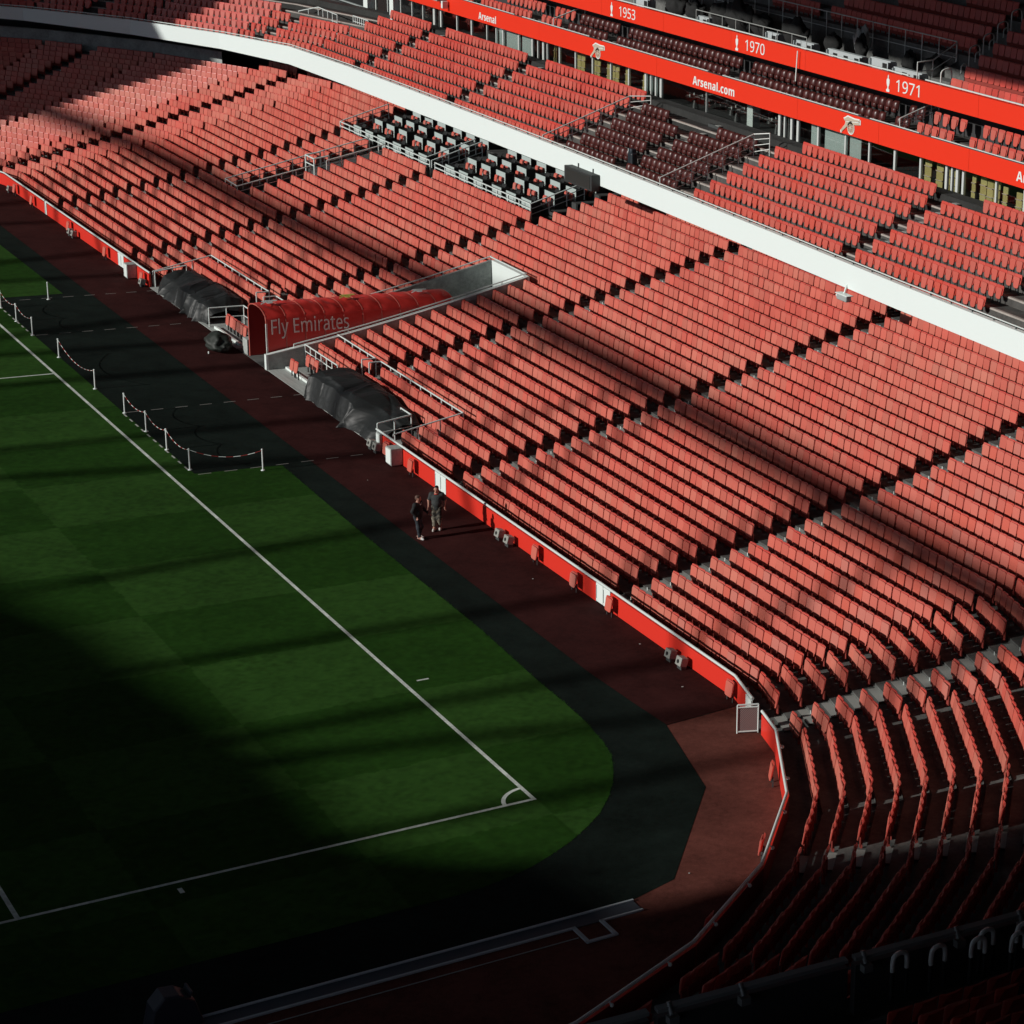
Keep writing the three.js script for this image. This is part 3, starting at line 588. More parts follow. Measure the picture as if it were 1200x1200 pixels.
// ---------------------------------------------------------------- glass front of the boxes, their dim rooms, and the two red bands
{
  const room = new Quads(), u0 = 18, u1 = 118, y0 = 10.12, y1 = 12.05;
  room.add(P(u0, -42, y0), P(u1, -42, y0), P(u1, -42, y1), P(u0, -42, y1)).add(P(u0, -35.6, y0), P(u1, -35.6, y0), P(u1, -42, y0), P(u0, -42, y0)).add(P(u0, -35.6, y1), P(u1, -35.6, y1), P(u1, -42, y1), P(u0, -42, y1));
  struct('club_rooms', room.geo(), paint(0.03, 0.032, 0.032, 0.8));
  const parts = [64.9, 80.2, 96.4, 48.4, 32.2];
  struct('room_partition', merge(parts.map((u) => box(u - 0.06, u + 0.06, -36.1, -42, y0, y1))), paint(0.09, 0.095, 0.095, 0.8));
  const t = thing('glass_front', 'row of glazed box fronts with grey mullions under the lower red band', 'glazing', P(60, -36, y0));
  const mull = [[107.8, 0.14], [105.5, 0.1], [103, 0.1], [100.9, 0.1], [98.9, 0.1], [96.9, 0.3], [95.7, 0.22], [92.9, 0.12], [90.45, 0.16], [87.9, 0.1], [86.4, 0.1], [85.3, 0.14], [82.85, 0.14], [80.75, 0.18], [79.9, 0.1], [79.1, 0.22], [78.5, 0.1], [76.7, 0.12], [74.4, 0.12], [72, 0.12], [69.5, 0.12], [67.1, 0.12], [64.9, 0.2], [64.2, 0.08], [63.6, 0.14], [62.95, 0.22], [57.4, 0.04], [49.15, 0.22], [48.6, 0.12], [47.87, 0.2], [47.2, 0.2], [45.1, 0.14], [42.35, 0.12], [40.03, 0.12], [37.62, 0.16], [35.26, 0.14], [32.95, 0.18], [32.47, 0.12], [32.02, 0.2], [31.5, 0.16], [28.72, 0.12], [26.4, 0.14], [23.5, 0.14], [20.5, 0.14]];
  for (const [u, w] of mull) part('mullion', box(u - w / 2, u + w / 2, -35.95, -36.08, y0, 11.98), M.steel, t);
  part('sill', box(u0, 49.1, -35.93, -36.1, y0, y0 + 0.08), M.grey, t); part('sill', box(63, u1, -35.93, -36.1, y0, y0 + 0.08), M.grey, t);
  const glass = new THREE.MeshPhysicalMaterial({ color: lin(0.88, 0.9, 0.89), transmission: 1, thickness: 0, roughness: 0.02, ior: 1.5, side: THREE.DoubleSide });
  for (let i = 0; i < mull.length - 1; i++) part('pane', box(mull[i + 1][0] + mull[i + 1][1] / 2, mull[i][0] - mull[i][1] / 2, -36.012, -36.018, y0 + 0.08, 11.97), glass, t);
  const blind = paint(0.42, 0.5, 0.48, 0.8);
  const blinds = [[85.4, 86.3], [83, 85.15], [80.95, 82.7], [64.3, 64.75], [63.72, 64.1], [63.1, 63.5], [45.2, 46.1], [42.45, 44.7], [41.1, 42.2]];
  blinds.forEach(([a, b], i) => tag(struct('roller_blind', rbox(a, b, -36.15, -36.19, y0 + (i > 2 && i < 6 ? 0.55 : 0.05), 11.95, 0.01), blind, 'thing'), `pale grey blind, ${ord(i + 1)} from the left, drawn behind the box glazing`, 'blind', 'blinds behind the box glazing'));
  // stacked cream chairs stored behind the glass
  const cream = [paint(0.5, 0.43, 0.17, 0.8), paint(0.44, 0.37, 0.14, 0.8)], edge = paint(0.6, 0.5, 0.4, 0.7);
  const stacks = [[79.3, 78.9, 1.45], [75.9, 74.75, 1.35], [73.6, 72.6, 1.3], [71.7, 70, 1.35], [69.2, 68.6, 1.35], [66.9, 65.1, 1.25], [36.1, 35.45, 1.5], [35.05, 34.4, 1.4], [34.2, 33.3, 1.25], [31.95, 31.55, 1.3], [31.2, 29.5, 1.35], [29.3, 28.85, 1.2], [28.2, 27.1, 1.2], [26.9, 25.6, 1.25], [25.3, 23.8, 1.3]];
  stacks.forEach(([b, a, h], i) => {
    const s = thing('chair_stack', `stack of cream padded chairs, ${ord(i + 1)} from the left, stored behind the box glazing`, 'chair stack', P((a + b) / 2, -36.8, y0), 'chair stacks behind the glazing');
    const n = Math.max(1, Math.round((b - a) / 0.55)), w = (b - a) / n;
    for (let k = 0; k < n; k++) {
      const hh = h - (k % 2) * rr(0.02, 0.12), m = 3;
      for (let l = 0; l < m; l++) { local('chair_back', new RoundedBoxGeometry(w - 0.05, hh / m - 0.05, 0.09, 1, 0.02), cream[(k + l) % 2], s).position.set(a - (a + b) / 2 + (k + 0.5) * w, (l + 0.5) * hh / m, 0.02 * l); local('chair_edge', new THREE.BoxGeometry(w - 0.06, 0.035, 0.1), edge, s).position.set(a - (a + b) / 2 + (k + 0.5) * w, l * hh / m + 0.02, -0.03); }
    }
  });
  tag(struct('room_pillar', rbox(53.75, 54.4, -36.9, -37.4, y0, y1 - 0.02, 0.03), M.white, 'thing'), 'white pillar standing inside the dark restaurant behind the maroon seats', 'pillar');
  // laid tables in the restaurant
  let nt = 0;
  for (const [u, v] of [[61, -37.2], [58.6, -38.3], [56.2, -37.3], [55.4, -39], [52, -37.5], [50.2, -38.4], [60, -39.4]]) {
    const s = thing('dining_table', `dark dining table with white crockery, ${ord(++nt)} in the restaurant behind the maroon seats`, 'table', P(u, v, y0), 'restaurant tables');
    local('table_top', new THREE.CylinderGeometry(0.6, 0.6, 0.04, 20), M.black, s).position.y = 0.74; local('pedestal', new THREE.CylinderGeometry(0.05, 0.25, 0.72, 10), M.black, s).position.y = 0.36;
    for (let k = 0; k < 6; k++) { const a = k * 1.047 + 0.3; local(k % 2 ? 'plate' : 'glass', k % 2 ? new THREE.CylinderGeometry(0.12, 0.07, 0.02, 12) : new THREE.CylinderGeometry(0.04, 0.03, 0.14, 8), M.white, s).position.set(Math.cos(a) * 0.42, k % 2 ? 0.77 : 0.83, Math.sin(a) * 0.42); }
  }
}
const bold = await new FontLoader().loadAsync('fonts/droid/droid_sans_bold.typeface.json');
const regular = await new FontLoader().loadAsync('fonts/droid/droid_sans_regular.typeface.json');
function words(text, font, w, h, depth = 0.02) {      // lettering in the xy plane, w x h, centred, facing +z
  const g = new TextGeometry(text, { font, size: 1, depth: depth, curveSegments: 4, bevelEnabled: false }); g.computeBoundingBox();
  const b = g.boundingBox, c = b.getCenter(new THREE.Vector3()), sx = w / (b.max.x - b.min.x), sy = h / (b.max.y - b.min.y);
  return g.translate(-c.x, -c.y, -b.min.z).scale(sx, sy, 1);
}
const onBand = (g, u, v, h) => g.rotateY(Math.PI).translate(u, h, -v);
function cannon(s) {                                   // cannon emblem, about 2 wide x 1 high before scaling, facing +z
  const sh = (pts) => new THREE.Shape(pts.map(([x, y]) => new THREE.Vector2(x, y)));
  const ex = (q, d = 0.02) => new THREE.ExtrudeGeometry(q, { depth: d, bevelEnabled: false, curveSegments: 10 });
  const ring = new THREE.Shape().absarc(0.05, -0.14, 0.36, 0, Math.PI * 2); ring.holes.push(new THREE.Path().absarc(0.05, -0.14, 0.25, 0, Math.PI * 2, true));
  const list = [ex(ring), ex(sh([[-0.5, 0.16], [0.95, 0.3], [0.95, 0.42], [1.02, 0.42], [1.02, 0.16], [0.95, 0.16], [0.2, 0.05], [-0.2, -0.02], [-0.95, -0.55], [-1.02, -0.42], [-0.55, -0.02]])), ex(sh([[-0.72, 0.3], [-0.5, 0.4], [-0.3, 0.5], [0.4, 0.44], [0.9, 0.46], [0.9, 0.34], [-0.3, 0.24], [-0.62, 0.2]]))];
  for (let k = 0; k < 4; k++) list.push(new THREE.BoxGeometry(0.6, 0.05, 0.02).rotateZ(k * Math.PI / 4).translate(0.05, -0.14, 0.01));
  list.push(new THREE.CylinderGeometry(0.09, 0.09, 0.03, 10).rotateX(Math.PI / 2).translate(0.05, -0.14, 0.01));
  return merge(list).scale(s, s, 1);
}
function trophy(h) {
  const pts = [[0, -0.5], [0.16, -0.5], [0.17, -0.36], [0.07, -0.33], [0.05, -0.22], [0.1, -0.15], [0.15, 0.0], [0.16, 0.18], [0.12, 0.24], [0.05, 0.27], [0.04, 0.36], [0.06, 0.4], [0, 0.5]].map(([x, y]) => new THREE.Vector2(x, y));
  const s = new THREE.Shape([...pts, ...pts.slice(1, -1).reverse().map((p) => new THREE.Vector2(-p.x, p.y))]);
  return new THREE.ExtrudeGeometry(s, { depth: 0.02, bevelEnabled: false }).scale(h, h, 1);
}
{
  const t = thing('lower_red_band', 'lower red fascia band with white lettering and cannon emblems', 'fascia band', P(60, -35.2, 11.93));
  const vB = -35.2, out = vB + 0.004;
  for (let u = 14; u < 118; u += 8) part('band_panel', box(u, u + 7.985, vB, vB - 0.25, 11.93, 13.02), M.redBand, t);
  part('lettering', onBand(words('Arsenal', bold, 2.8, 0.5), 85.95, out, 12.36), M.white, t);
  part('lettering', onBand(words('Arsenal.com', bold, 4.8, 0.52), 55.15, out, 12.36), M.white, t);
  part('lettering', onBand(words('Arsenal', bold, 2.8, 0.5), 24.66, out, 12.45), M.white, t);
  const beige = paint(0.5, 0.43, 0.33, 0.5), emb = (u, h) => { part('cannon_outline', onBand(cannon(0.95), u, out, h), M.white, t); part('cannon_emblem', onBand(cannon(0.86).scale(1, 0.94, 1), u, out + 0.021, h), beige, t); };
  emb(69.65, 12.36); emb(40.65, 12.46);
  for (const [a, b] of [[20, 33.3], [34.4, 38.9], [40.0, 54.2], [55.9, 69.1], [70.9, 80.6], [81.8, 90], [91, 110]]) part('top_rail', box(a, b, vB - 0.02, vB - 0.1, 13.07, 13.11), M.rail, t);
  part('top_rail', box(16, 112, vB - 0.03, vB - 0.12, 13.02, 13.06), M.darkGrey, t);
  const s = thing('upper_red_band', 'upper red fascia band with white years and trophy silhouettes', 'fascia band', P(60, -35.6, 14.5)), v2 = -35.6, o2 = v2 + 0.004;
  for (let u = 14; u < 118; u += 8) part('band_panel', box(u, u + 7.985, v2, v2 - 0.25, 14.5, 15.53), M.redBand, s);
  for (const [y, u, tu] of [['1953', 66.55, 68.6], ['1970', 51.3, 53.3], ['1971', 36.1, 37.9], ['1989', 20.5, 22.5], ['1950', 81.6, 83.8]]) {
    part('year', onBand(words(y, regular, 2.1, 0.6), u, o2, 15.0), M.white, s); part('trophy_emblem', onBand(trophy(0.86), tu, o2, 15.0), M.white, s);
  }
  for (const [a, b] of [[16, 34.7], [36.2, 118]]) part('top_rail', box(a, b, v2 - 0.05, v2 - 0.14, 15.6, 15.66), M.rail, s);
  // gallery floor, rear wall and soffit
  const q = new Quads();
  q.add(P(14, -35.45, 12.5), P(118, -35.45, 12.5), P(118, -36.5, 12.5), P(14, -36.5, 12.5)).add(P(14, -36.5, 12.5), P(118, -36.5, 12.5), P(118, -36.5, 12.86), P(14, -36.5, 12.86)).add(P(14, -36.5, 12.86), P(118, -36.5, 12.86), P(118, -37.9, 12.86), P(14, -37.9, 12.86));
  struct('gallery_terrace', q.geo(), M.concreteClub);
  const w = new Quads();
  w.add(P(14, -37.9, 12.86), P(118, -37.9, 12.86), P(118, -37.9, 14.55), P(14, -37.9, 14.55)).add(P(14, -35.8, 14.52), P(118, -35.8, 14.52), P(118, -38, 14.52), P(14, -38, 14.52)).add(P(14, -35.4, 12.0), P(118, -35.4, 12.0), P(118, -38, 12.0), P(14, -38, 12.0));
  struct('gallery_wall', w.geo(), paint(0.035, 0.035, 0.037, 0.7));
  let n = 0;
  for (const u of [38.35, 54.5, 69.6, 31.9, 80.3]) { const g = thing('gallery_steps', `pale steps in gap ${ord(++n)} of the gallery seats, counted by year lettering`, 'steps', P(u, -36.3, 12.5), 'gallery steps'); g.userData.label = ['pale steps among the maroon gallery seats nearest the gallery railing', 'pale steps in the gallery above the long website lettering', 'pale steps at the left end of the long maroon gallery rows', 'pale steps in the red gallery at the right edge', 'pale steps in the red gallery at top left'][n - 1]; for (let k = 0; k < 3; k++) part('step', box(u - 0.4, u + 0.1, -36.0 - 0.3 * k, -36.28 - 0.3 * k, 12.35, 12.52 + 0.17 * k), M.concreteLight, g); }
  tag(struct('hanging_pole', bar(P(46.55, -35.45, 15.45), P(46.6, -35.4, 13.85), 0.035), M.white, 'thing'), 'thin white pole hanging down across the upper red band', 'pole');
}
// ---------------------------------------------------------------- railings
function railing(name, label, pts, opt = {}) {         // pts: [u, v, floor, top]; posts at every point and between
  const { r = 0.032, mat = M.rail, mids = [0.5], gap = 1.4, ends = true, group } = opt;
  const t = thing(name, label, 'railing', P(pts[0][0], pts[0][1], pts[0][2]), group);
  for (let i = 0; i < pts.length - 1; i++) {
    const a = pts[i], b = pts[i + 1], A = P(a[0], a[1], a[3]), B = P(b[0], b[1], b[3]);
    part('handrail', bar(A, B, r * 1.15), mat, t);
    for (const m of mids) part('mid_rail', bar(P(a[0], a[1], a[2] + (a[3] - a[2]) * m), P(b[0], b[1], b[2] + (b[3] - b[2]) * m), r * 0.8), mat, t);
    const n = Math.max(1, Math.round(A.distanceTo(B) / gap));
    for (let k = i ? 1 : 0; k <= n; k++) { if (!ends && (k === 0 || k === n)) continue; const f = k / n, u = a[0] + (b[0] - a[0]) * f, v = a[1] + (b[1] - a[1]) * f; part('post', bar(P(u, v, a[2] + (b[2] - a[2]) * f), P(u, v, a[3] + (b[3] - a[3]) * f), r), mat, t); }
  }
  return t;
}
const fl = (i) => rowTop(i) - FLOOR_LIFT;
railing('dugout_railing', 'white railing behind two seat rows right of the tunnel wall', [[49.7, -12.05, 0.4, 1.42], [44.75, -12.05, 0.4, 1.42], [44.75, -11.4, 0.3, 1.42]], { mids: [], gap: 1.1 });
railing('dugout_railing', 'long white railing behind the seats over the right black tarpaulin', [[44.1, -11.5, 0.3, 1.42], [44.1, -12.07, 0.4, 1.42], [34.5, -12.07, 0.4, 1.42], [34.46, -8.95, 0.02, 0.82]], { mids: [], gap: 1.15 });
railing('dugout_railing', 'small white railing at the right end of the right black tarpaulin', [[36.05, -8.85, 0, 0.9], [36.3, -10.45, 0, 1.05], [37.5, -10.45, 0, 1.05]], { gap: 1 });
railing('dugout_railing', 'white framed railing between the right bench seats and the rows behind', [[49.55, -10.42, 0, 1.12], [45.2, -10.42, 0, 1.12]], { gap: 0.75, mids: [0.35, 0.7] });
railing('dugout_railing', 'long white railing behind the seats over the left black tarpaulin', [[59.6, -11.4, 0.3, 1.42], [59.6, -12.05, 0.4, 1.42], [69, -12.05, 0.4, 1.42], [68.75, -8.9, 0.02, 0.8]], { mids: [], gap: 1.15 });
railing('dugout_railing', 'white railing behind the seats left of the red tunnel cover', [[58.5, -11.4, 0.3, 1.42], [58.5, -12.05, 0.4, 1.42], [54.4, -12.05, 0.4, 1.42]], { mids: [], gap: 1.1 });
railing('dugout_railing', 'white railing between the left tarpaulin and the bench seats', [[58.75, -8.75, 0, 1.0], [58.5, -10.4, 0, 1.05], [57.3, -10.4, 0, 1.05]], { gap: 0.85 });
railing('dugout_railing', 'short white handrail from the wall end beside the left tarpaulin', [[68.4, -8.9, 0.0, 0.86], [68.25, -10.5, 0.02, 1.12]], { gap: 1.5, mids: [] });

// gangway through the left rows
{
  const z = (v) => { let i = 0; while (WALL - rowD(i) > v) i++; return rowTop(i) - FLOOR_LIFT; };
  const q = new Quads();
  q.add(P(81.7, -17.3, 0.4), P(84.15, -17.3, 0.4), P(84.15, -27, 0.4), P(81.7, -27, 0.4));
  for (const u of [81.7, 84.15]) q.add(P(u, -17.4, 0.4), P(u, -26.4, 0.4), P(u, -26.4, 4.0), P(u, -17.4, 1.75));
  q.add(P(81.7, -17.4, 0.4), P(84.15, -17.4, 0.4), P(84.15, -17.4, 1.8), P(81.7, -17.4, 1.8)).add(P(81.7, -22.6, 2.4), P(84.15, -22.6, 2.4), P(84.15, -22.6, 3.2), P(81.7, -22.6, 3.2)).add(P(81.7, -22.6, 3.2), P(84.15, -22.6, 3.2), P(84.15, -26.4, 4.0), P(81.7, -26.4, 4.0));
  struct('gangway_pit', q.geo(), paint(0.05, 0.055, 0.055, 0.8));
  railing('gangway_railing', 'steel railing closing the front and left of the gangway among the left seats', [[81.65, -17.5, 1.75, 2.75], [84.2, -17.6, 1.75, 2.75], [84.2, -22.7, 2.95, 4.05], [84.2, -26.5, 3.9, 5.0]], { mat: M.steel, mids: [0.3, 0.65], gap: 1.1 });
  railing('gangway_railing', 'steel railing along the right side of the gangway among the left seats', [[81.65, -17.5, 1.75, 2.75], [81.65, -21.9, 2.75, 3.8]], { mat: M.steel, mids: [0.3, 0.65], gap: 1.0 });
  railing('gangway_railing', 'steel railing rising from the gangway to the white desks', [[81.65, -22.9, 3.05, 4.1], [81.65, -26.6, 3.95, 5.0]], { mat: M.steel, mids: [0.4, 0.7], gap: 0.9 });
  tag(struct('tubular_arch', merge([...[82.1, 83.6].flatMap((u) => [bar(P(u, -22.3, 2.3), P(u, -22.3, 4.15), 0.05), bar(P(u, -23.2, 2.6), P(u, -23.2, 4.3), 0.05), bar(P(u, -22.3, 4.15), P(u, -23.2, 4.3), 0.05)]), bar(P(82.1, -22.3, 4.15), P(83.6, -22.3, 4.15), 0.05), bar(P(82.1, -22.3, 3.7), P(83.6, -22.3, 3.7), 0.04), bar(P(82.3, -18.2, 1.6), P(82.3, -22.3, 2.7), 0.05), bar(P(83.4, -18.2, 1.6), P(83.4, -22.3, 2.7), 0.05)]), M.rail, 'thing'), 'white tubular frame over the top of the gangway', 'frame');
}

// ---------------------------------------------------------------- press desks under the white front
{
  const f = new Quads();
  for (const [v0, v1, h] of [[-26.6, -28.35, 4.1], [-28.35, -29.7, 4.5], [-29.7, -31.1, 4.9], [-31.1, -33.5, 5.3]]) { f.add(P(60.75, v0, h), P(90.6, v0, h), P(90.6, v1, h), P(60.75, v1, h)).add(P(60.75, v0, h - 0.5), P(90.6, v0, h - 0.5), P(90.6, v0, h), P(60.75, v0, h)); }
  struct('press_terrace', f.geo(), paint(0.045, 0.048, 0.047, 0.85));
  const panel = paint(0.4, 0.475, 0.46, 0.5), side = M.black;
  const D = new THREE.Group();
  local('desk_panel', new RoundedBoxGeometry(1.32, 0.46, 0.05, 1, 0.015).translate(0, 0.68, 0.02), panel, D);
  local('modesty_panel', new RoundedBoxGeometry(1.26, 0.3, 0.04, 1, 0.01).translate(0, 0.28, 0.03), panel, D);
  local('desk_top', new RoundedBoxGeometry(1.4, 0.05, 0.5, 1, 0.01).translate(0, 0.86, -0.24), side, D);
  for (const s of [-1, 1]) local('side_panel', new RoundedBoxGeometry(0.05, 0.9, 0.55, 1, 0.01).translate(0.7 * s, 0.45, -0.22), side, D);
  local('monitor', new RoundedBoxGeometry(0.5, 0.3, 0.05, 1, 0.01).rotateX(-0.5).translate(0.25, 0.93, -0.3), side, D);
  const cols = [[89, 86.95, 84.85, 82.25, 80.2, 78.05], [73.85, 71.8, 69.65, 67, 65, 62.9]];
  const rows = [[-27.35, 4.15], [-28.75, 4.5], [-30.05, 4.68], [-31.3, 4.95]], nm = ['front', 'second', 'third', 'rear'];
  cols.forEach((c, sct) => rows.forEach(([v, h], r) => c.forEach((u, k) => {
    const sec = sct ? 'right' : 'left';
    const d = D.clone(); d.name = numbered('press_desk'); d.position.copy(P(u - 0.65, v, h)); d.rotation.y = Math.PI; scene.add(d);
    tag(d, `grey press desk, ${ord(k + 1)} from the left in the ${nm[r]} row of the ${sec} press block`, 'desk', 'press desks under the white balcony front');
    if (r === 3) return;
    for (const e of [0, 1]) placeSeat('bench', { u: u - 0.38 - e * 0.6, v: rows[r + 1][0] + 0.22, h: rows[r + 1][1] - 0.2, nu: 0, nv: 1, sx: 0.74 }, 'press_chair', `red press seat, ${ord(2 * k + e + 1)} from the left behind the ${nm[r]} desks of the ${sec} press block`, 'stadium seat', 'red seats between the press desks');
  })));
  const fr = (lab, a, b) => {
    const t = thing('press_railing', lab, 'railing', P(b, -26.95, 4));
    for (const h of [4.72, 5.0]) part('handrail', box(a, b, -26.93, -26.98, h, h + 0.06), M.rail, t);
    for (let u = a; u <= b + 0.01; u += (b - a) / 9) part('post', box(u - 0.03, u + 0.03, -26.94, -27, 4.0, 5.05), M.white, t);
  };
  fr('white double railing in front of the left press block', 75.4, 90.5); fr('white double railing in front of the right press block', 60.9, 74.6);
  for (const [u, lab] of [[90.5, 'steel side railing at the far left end of the press desks'], [76.2, 'steel side railing closing the left press block on its right'], [75.2, 'steel side railing closing the right press block on its left'], [60.9, 'steel side railing at the right end beside the black screen box']])
    railing('press_side_railing', lab, [[u, -27, 4.1, 5.05], [u, -30.2, 5.1, 6.1]], { mat: M.rail, mids: [0.35, 0.68], gap: 1.1 });
  const t = thing('screen_box', 'black boxed screen hanging from the white balcony front', 'screen', P(54.9, -27, 6.75));
  part('housing', rbox(53.25, 56.6, -27.0, -27.48, 7.12, 8.0, 0.02), paint(0.025, 0.028, 0.028, 0.6), t); part('screen_face', box(53.45, 56.4, -26.985, -26.999, 7.22, 7.9), paint(0.03, 0.034, 0.032, 0.35), t);
  part('hanger', merge([box(54, 54.1, -27.46, -27.5, 7.6, 8.2), box(55.8, 55.9, -27.46, -27.5, 7.6, 8.2)]), M.darkGrey, t);
  const c = thing('security_camera', 'pale bullet camera hanging below the white balcony front at right', 'camera', P(27.9, -27.3, 6.8));
  part('camera_body', rbox(27.5, 28.35, -27.1, -27.4, 6.72, 7.0, 0.06, 2), M.grey, c); part('sunshield', rbox(27.4, 28.4, -27.06, -27.44, 7.0, 7.04, 0.015), M.white, c); part('mount', bar(P(28, -27.3, 7.0), P(28.1, -27.5, 7.4), 0.05), M.white, c); part('lens', bar(P(28.35, -27.25, 6.86), P(28.48, -27.25, 6.86), 0.09, 10), M.white, c);
}

// ---------------------------------------------------------------- players' tunnel
function sideWall(pts, u0, u1) {                       // outline in (v, height), thick along u
  const s = new THREE.Shape(pts.map(([v, h]) => new THREE.Vector2(-v, h)));
  return new THREE.ExtrudeGeometry(s, { depth: u1 - u0, bevelEnabled: false }).rotateY(-Math.PI / 2).translate(u1, 0, 0);
}
{
  const idx = (v) => { let i = 0; const d = WALL - v; i = (d - (9.510872686 + WALL)) / 0.8; return i; };
  const top = (v) => rowTop(Math.max(-1.3, idx(v))) + 0.02;
  const line = []; for (let v = -8.62; v >= -21.75; v -= 1.3129) line.push([v, top(v)]);
  const t = thing('tunnel_walls', 'pale concrete walls lining the tunnel cut through the seats', 'wall', P(51.8, -15, 0));
  const low = line.map(([v]) => v), last = line[line.length - 1];
  part('right_wall', sideWall([[-8.62, -0.1], ...line, [last[0], -0.1]], 49.58, 49.78), M.concreteLight, t);
  part('left_wall', sideWall([[-11, -0.1], ...line.filter(([v]) => v < -10.9), [last[0], -0.1]], 54.0, 54.18), M.concreteLight, t);
  part('end_wall', box(49.78, 54.0, last[0] + 0.02, last[0] - 0.2, -0.1, last[1]), M.white, t);
  part('front_pier', rbox(52.62, 53.3, -8.66, -10.4, 0, 0.78, 0.02), M.concreteLight, t);
  part('coping', sideWall([...line.map(([v, h]) => [v, h + 0.012]), ...line.slice().reverse().map(([v, h]) => [v, h + 0.05])], 49.55, 49.81), M.white, t);
  part('front_edge', box(49.55, 49.81, -8.56, -8.66, 0, top(-8.62) + 0.05), M.white, t);
  const hr = (u, from) => { const l = line.filter(([v]) => v < from); for (let i = 0; i < l.length - 1; i++) part('handrail', bar(P(u, l[i][0], l[i][1] + 0.2), P(u, l[i + 1][0], l[i + 1][1] + 0.2), 0.035), M.rail, t); for (let i = 0; i < l.length; i += 2) part('rail_post', bar(P(u, l[i][0], l[i][1]), P(u, l[i][0], l[i][1] + 0.2), 0.025), M.rail, t); };
  hr(49.7, -9.2); hr(54.09, -11); part('handrail', bar(P(49.7, -21.7, 3.76), P(54.09, -21.7, 3.76), 0.04), M.rail, t);
  struct('tunnel_floor', box(49.78, 54.0, -8.62, -21.7, -0.06, 0.008), M.concrete);
  // red fabric cover on hoops
  const c = thing('tunnel_cover', 'red fabric tunnel cover on hoops with airline lettering along its side', 'tunnel cover', P(51.2, -8.8, 0));
  const cloth = std({ color: lin(0.6, 0.036, 0.028), roughness: 0.5 }), inner = paint(0.5, 0.03, 0.025, 0.7);
  const u0 = 49.93, u1 = 52.5, seg = 10, len = 0.93, uc = (u0 + u1) / 2, ru = (u1 - u0) / 2;
  const prof = (s, k, f) => {                           // s 0..1 round the hoop, f 0..1 along the bay
    const bulge = Math.sin(Math.PI * Math.min(1, Math.max(0, f)));
    let u, h; const side = 0.30;
    if (s < side) { u = u0; h = 2.3 * s / side; } else if (s > 1 - side) { u = u1; h = 2.3 * (1 - s) / side; } else { const a = Math.PI * (s - side) / (1 - 2 * side); u = uc - Math.cos(a) * ru; h = 2.3 + 0.52 * Math.pow(Math.sin(a), 0.8); }
    const lift = THREE.MathUtils.smoothstep(h, 2.1, 2.6);
    const wr = noise.noise(s * 26, f * 2.2 + k * 7.3, k * 1.7) * 0.045 + noise.noise(s * 9, f * 3 + k * 3.1, 4.2) * 0.05;
    const cr = Math.abs(noise.noise(s * 15 + k * 4.1, f * 1.3 + s * 6, k * 2.3)) * 0.07; h += lift * (0.05 * Math.pow(bulge, 0.6) + (wr * 0.9 - cr * 1.5) * bulge); u += (u < uc ? -1 : 1) * lift * 0.04 * bulge * (1 - Math.abs(h - 2.3)) + (lift < 0.5 ? (u < uc ? -1 : 1) * 0.012 * wr * 10 * bulge * (h > 0.2 && (h < 1.4) ? 0.3 : 0.6) : 0);
    return [u, h];
  };
  for (let k = 0; k < seg; k++) {
    const S = 56, F = 10, pos = [], ix = [];
    for (let j = 0; j <= F; j++) for (let i = 0; i <= S; i++) { const [u, h] = prof(i / S, k, j / F); pos.push(u, h, 8.75 + (k + j / F) * len); }
    for (let j = 0; j < F; j++) for (let i = 0; i < S; i++) { const a = j * (S + 1) + i, b = a + S + 1; ix.push(a, a + 1, b, a + 1, b + 1, b); }
    const g = new THREE.BufferGeometry(); g.setAttribute('position', new THREE.Float32BufferAttribute(pos, 3)); g.setIndex(ix); g.computeVertexNormals();
    part('fabric_bay', g, cloth, c);
  }
  for (let k = 0; k <= seg; k++) {
    const l = []; for (let i = 0; i < 20; i++) { const [a, b] = prof(i / 20, k, 0), [x, y] = prof((i + 1) / 20, k, 0); l.push(bar(P(a, -8.75 - k * len, b), P(x, -8.75 - k * len, y), k ? 0.034 : 0.035, 5)); }
    part('hoop', merge(l), M.clubPan[2], c);
  }
  part('front_post', box(49.9, 49.97, -8.72, -8.79, 0, 2.2), M.white, c);
  part('lettering', words('Fly Emirates', regular, 3.7, 1.0, 0.012).rotateY(-Math.PI / 2).translate(49.885, 1.92, 10.83), paint(0.74, 0.74, 0.7, 0.6), c);
  const crest = (v, col) => { const a = 1.0, u = uc - Math.cos(a) * (ru + 0.05), h = 2.1 + 0.82 * Math.sin(a); const g = cannon(0.42).rotateX(-Math.PI / 2 + 0.15).rotateY(-Math.PI / 2).translate(u + 0.5, h + 0.2, -v); part('crest', g, col, c); };
  crest(-9.25, M.white); crest(-13.0, paint(0.5, 0.5, 0.1, 0.6)); crest(-16.6, M.white);
}

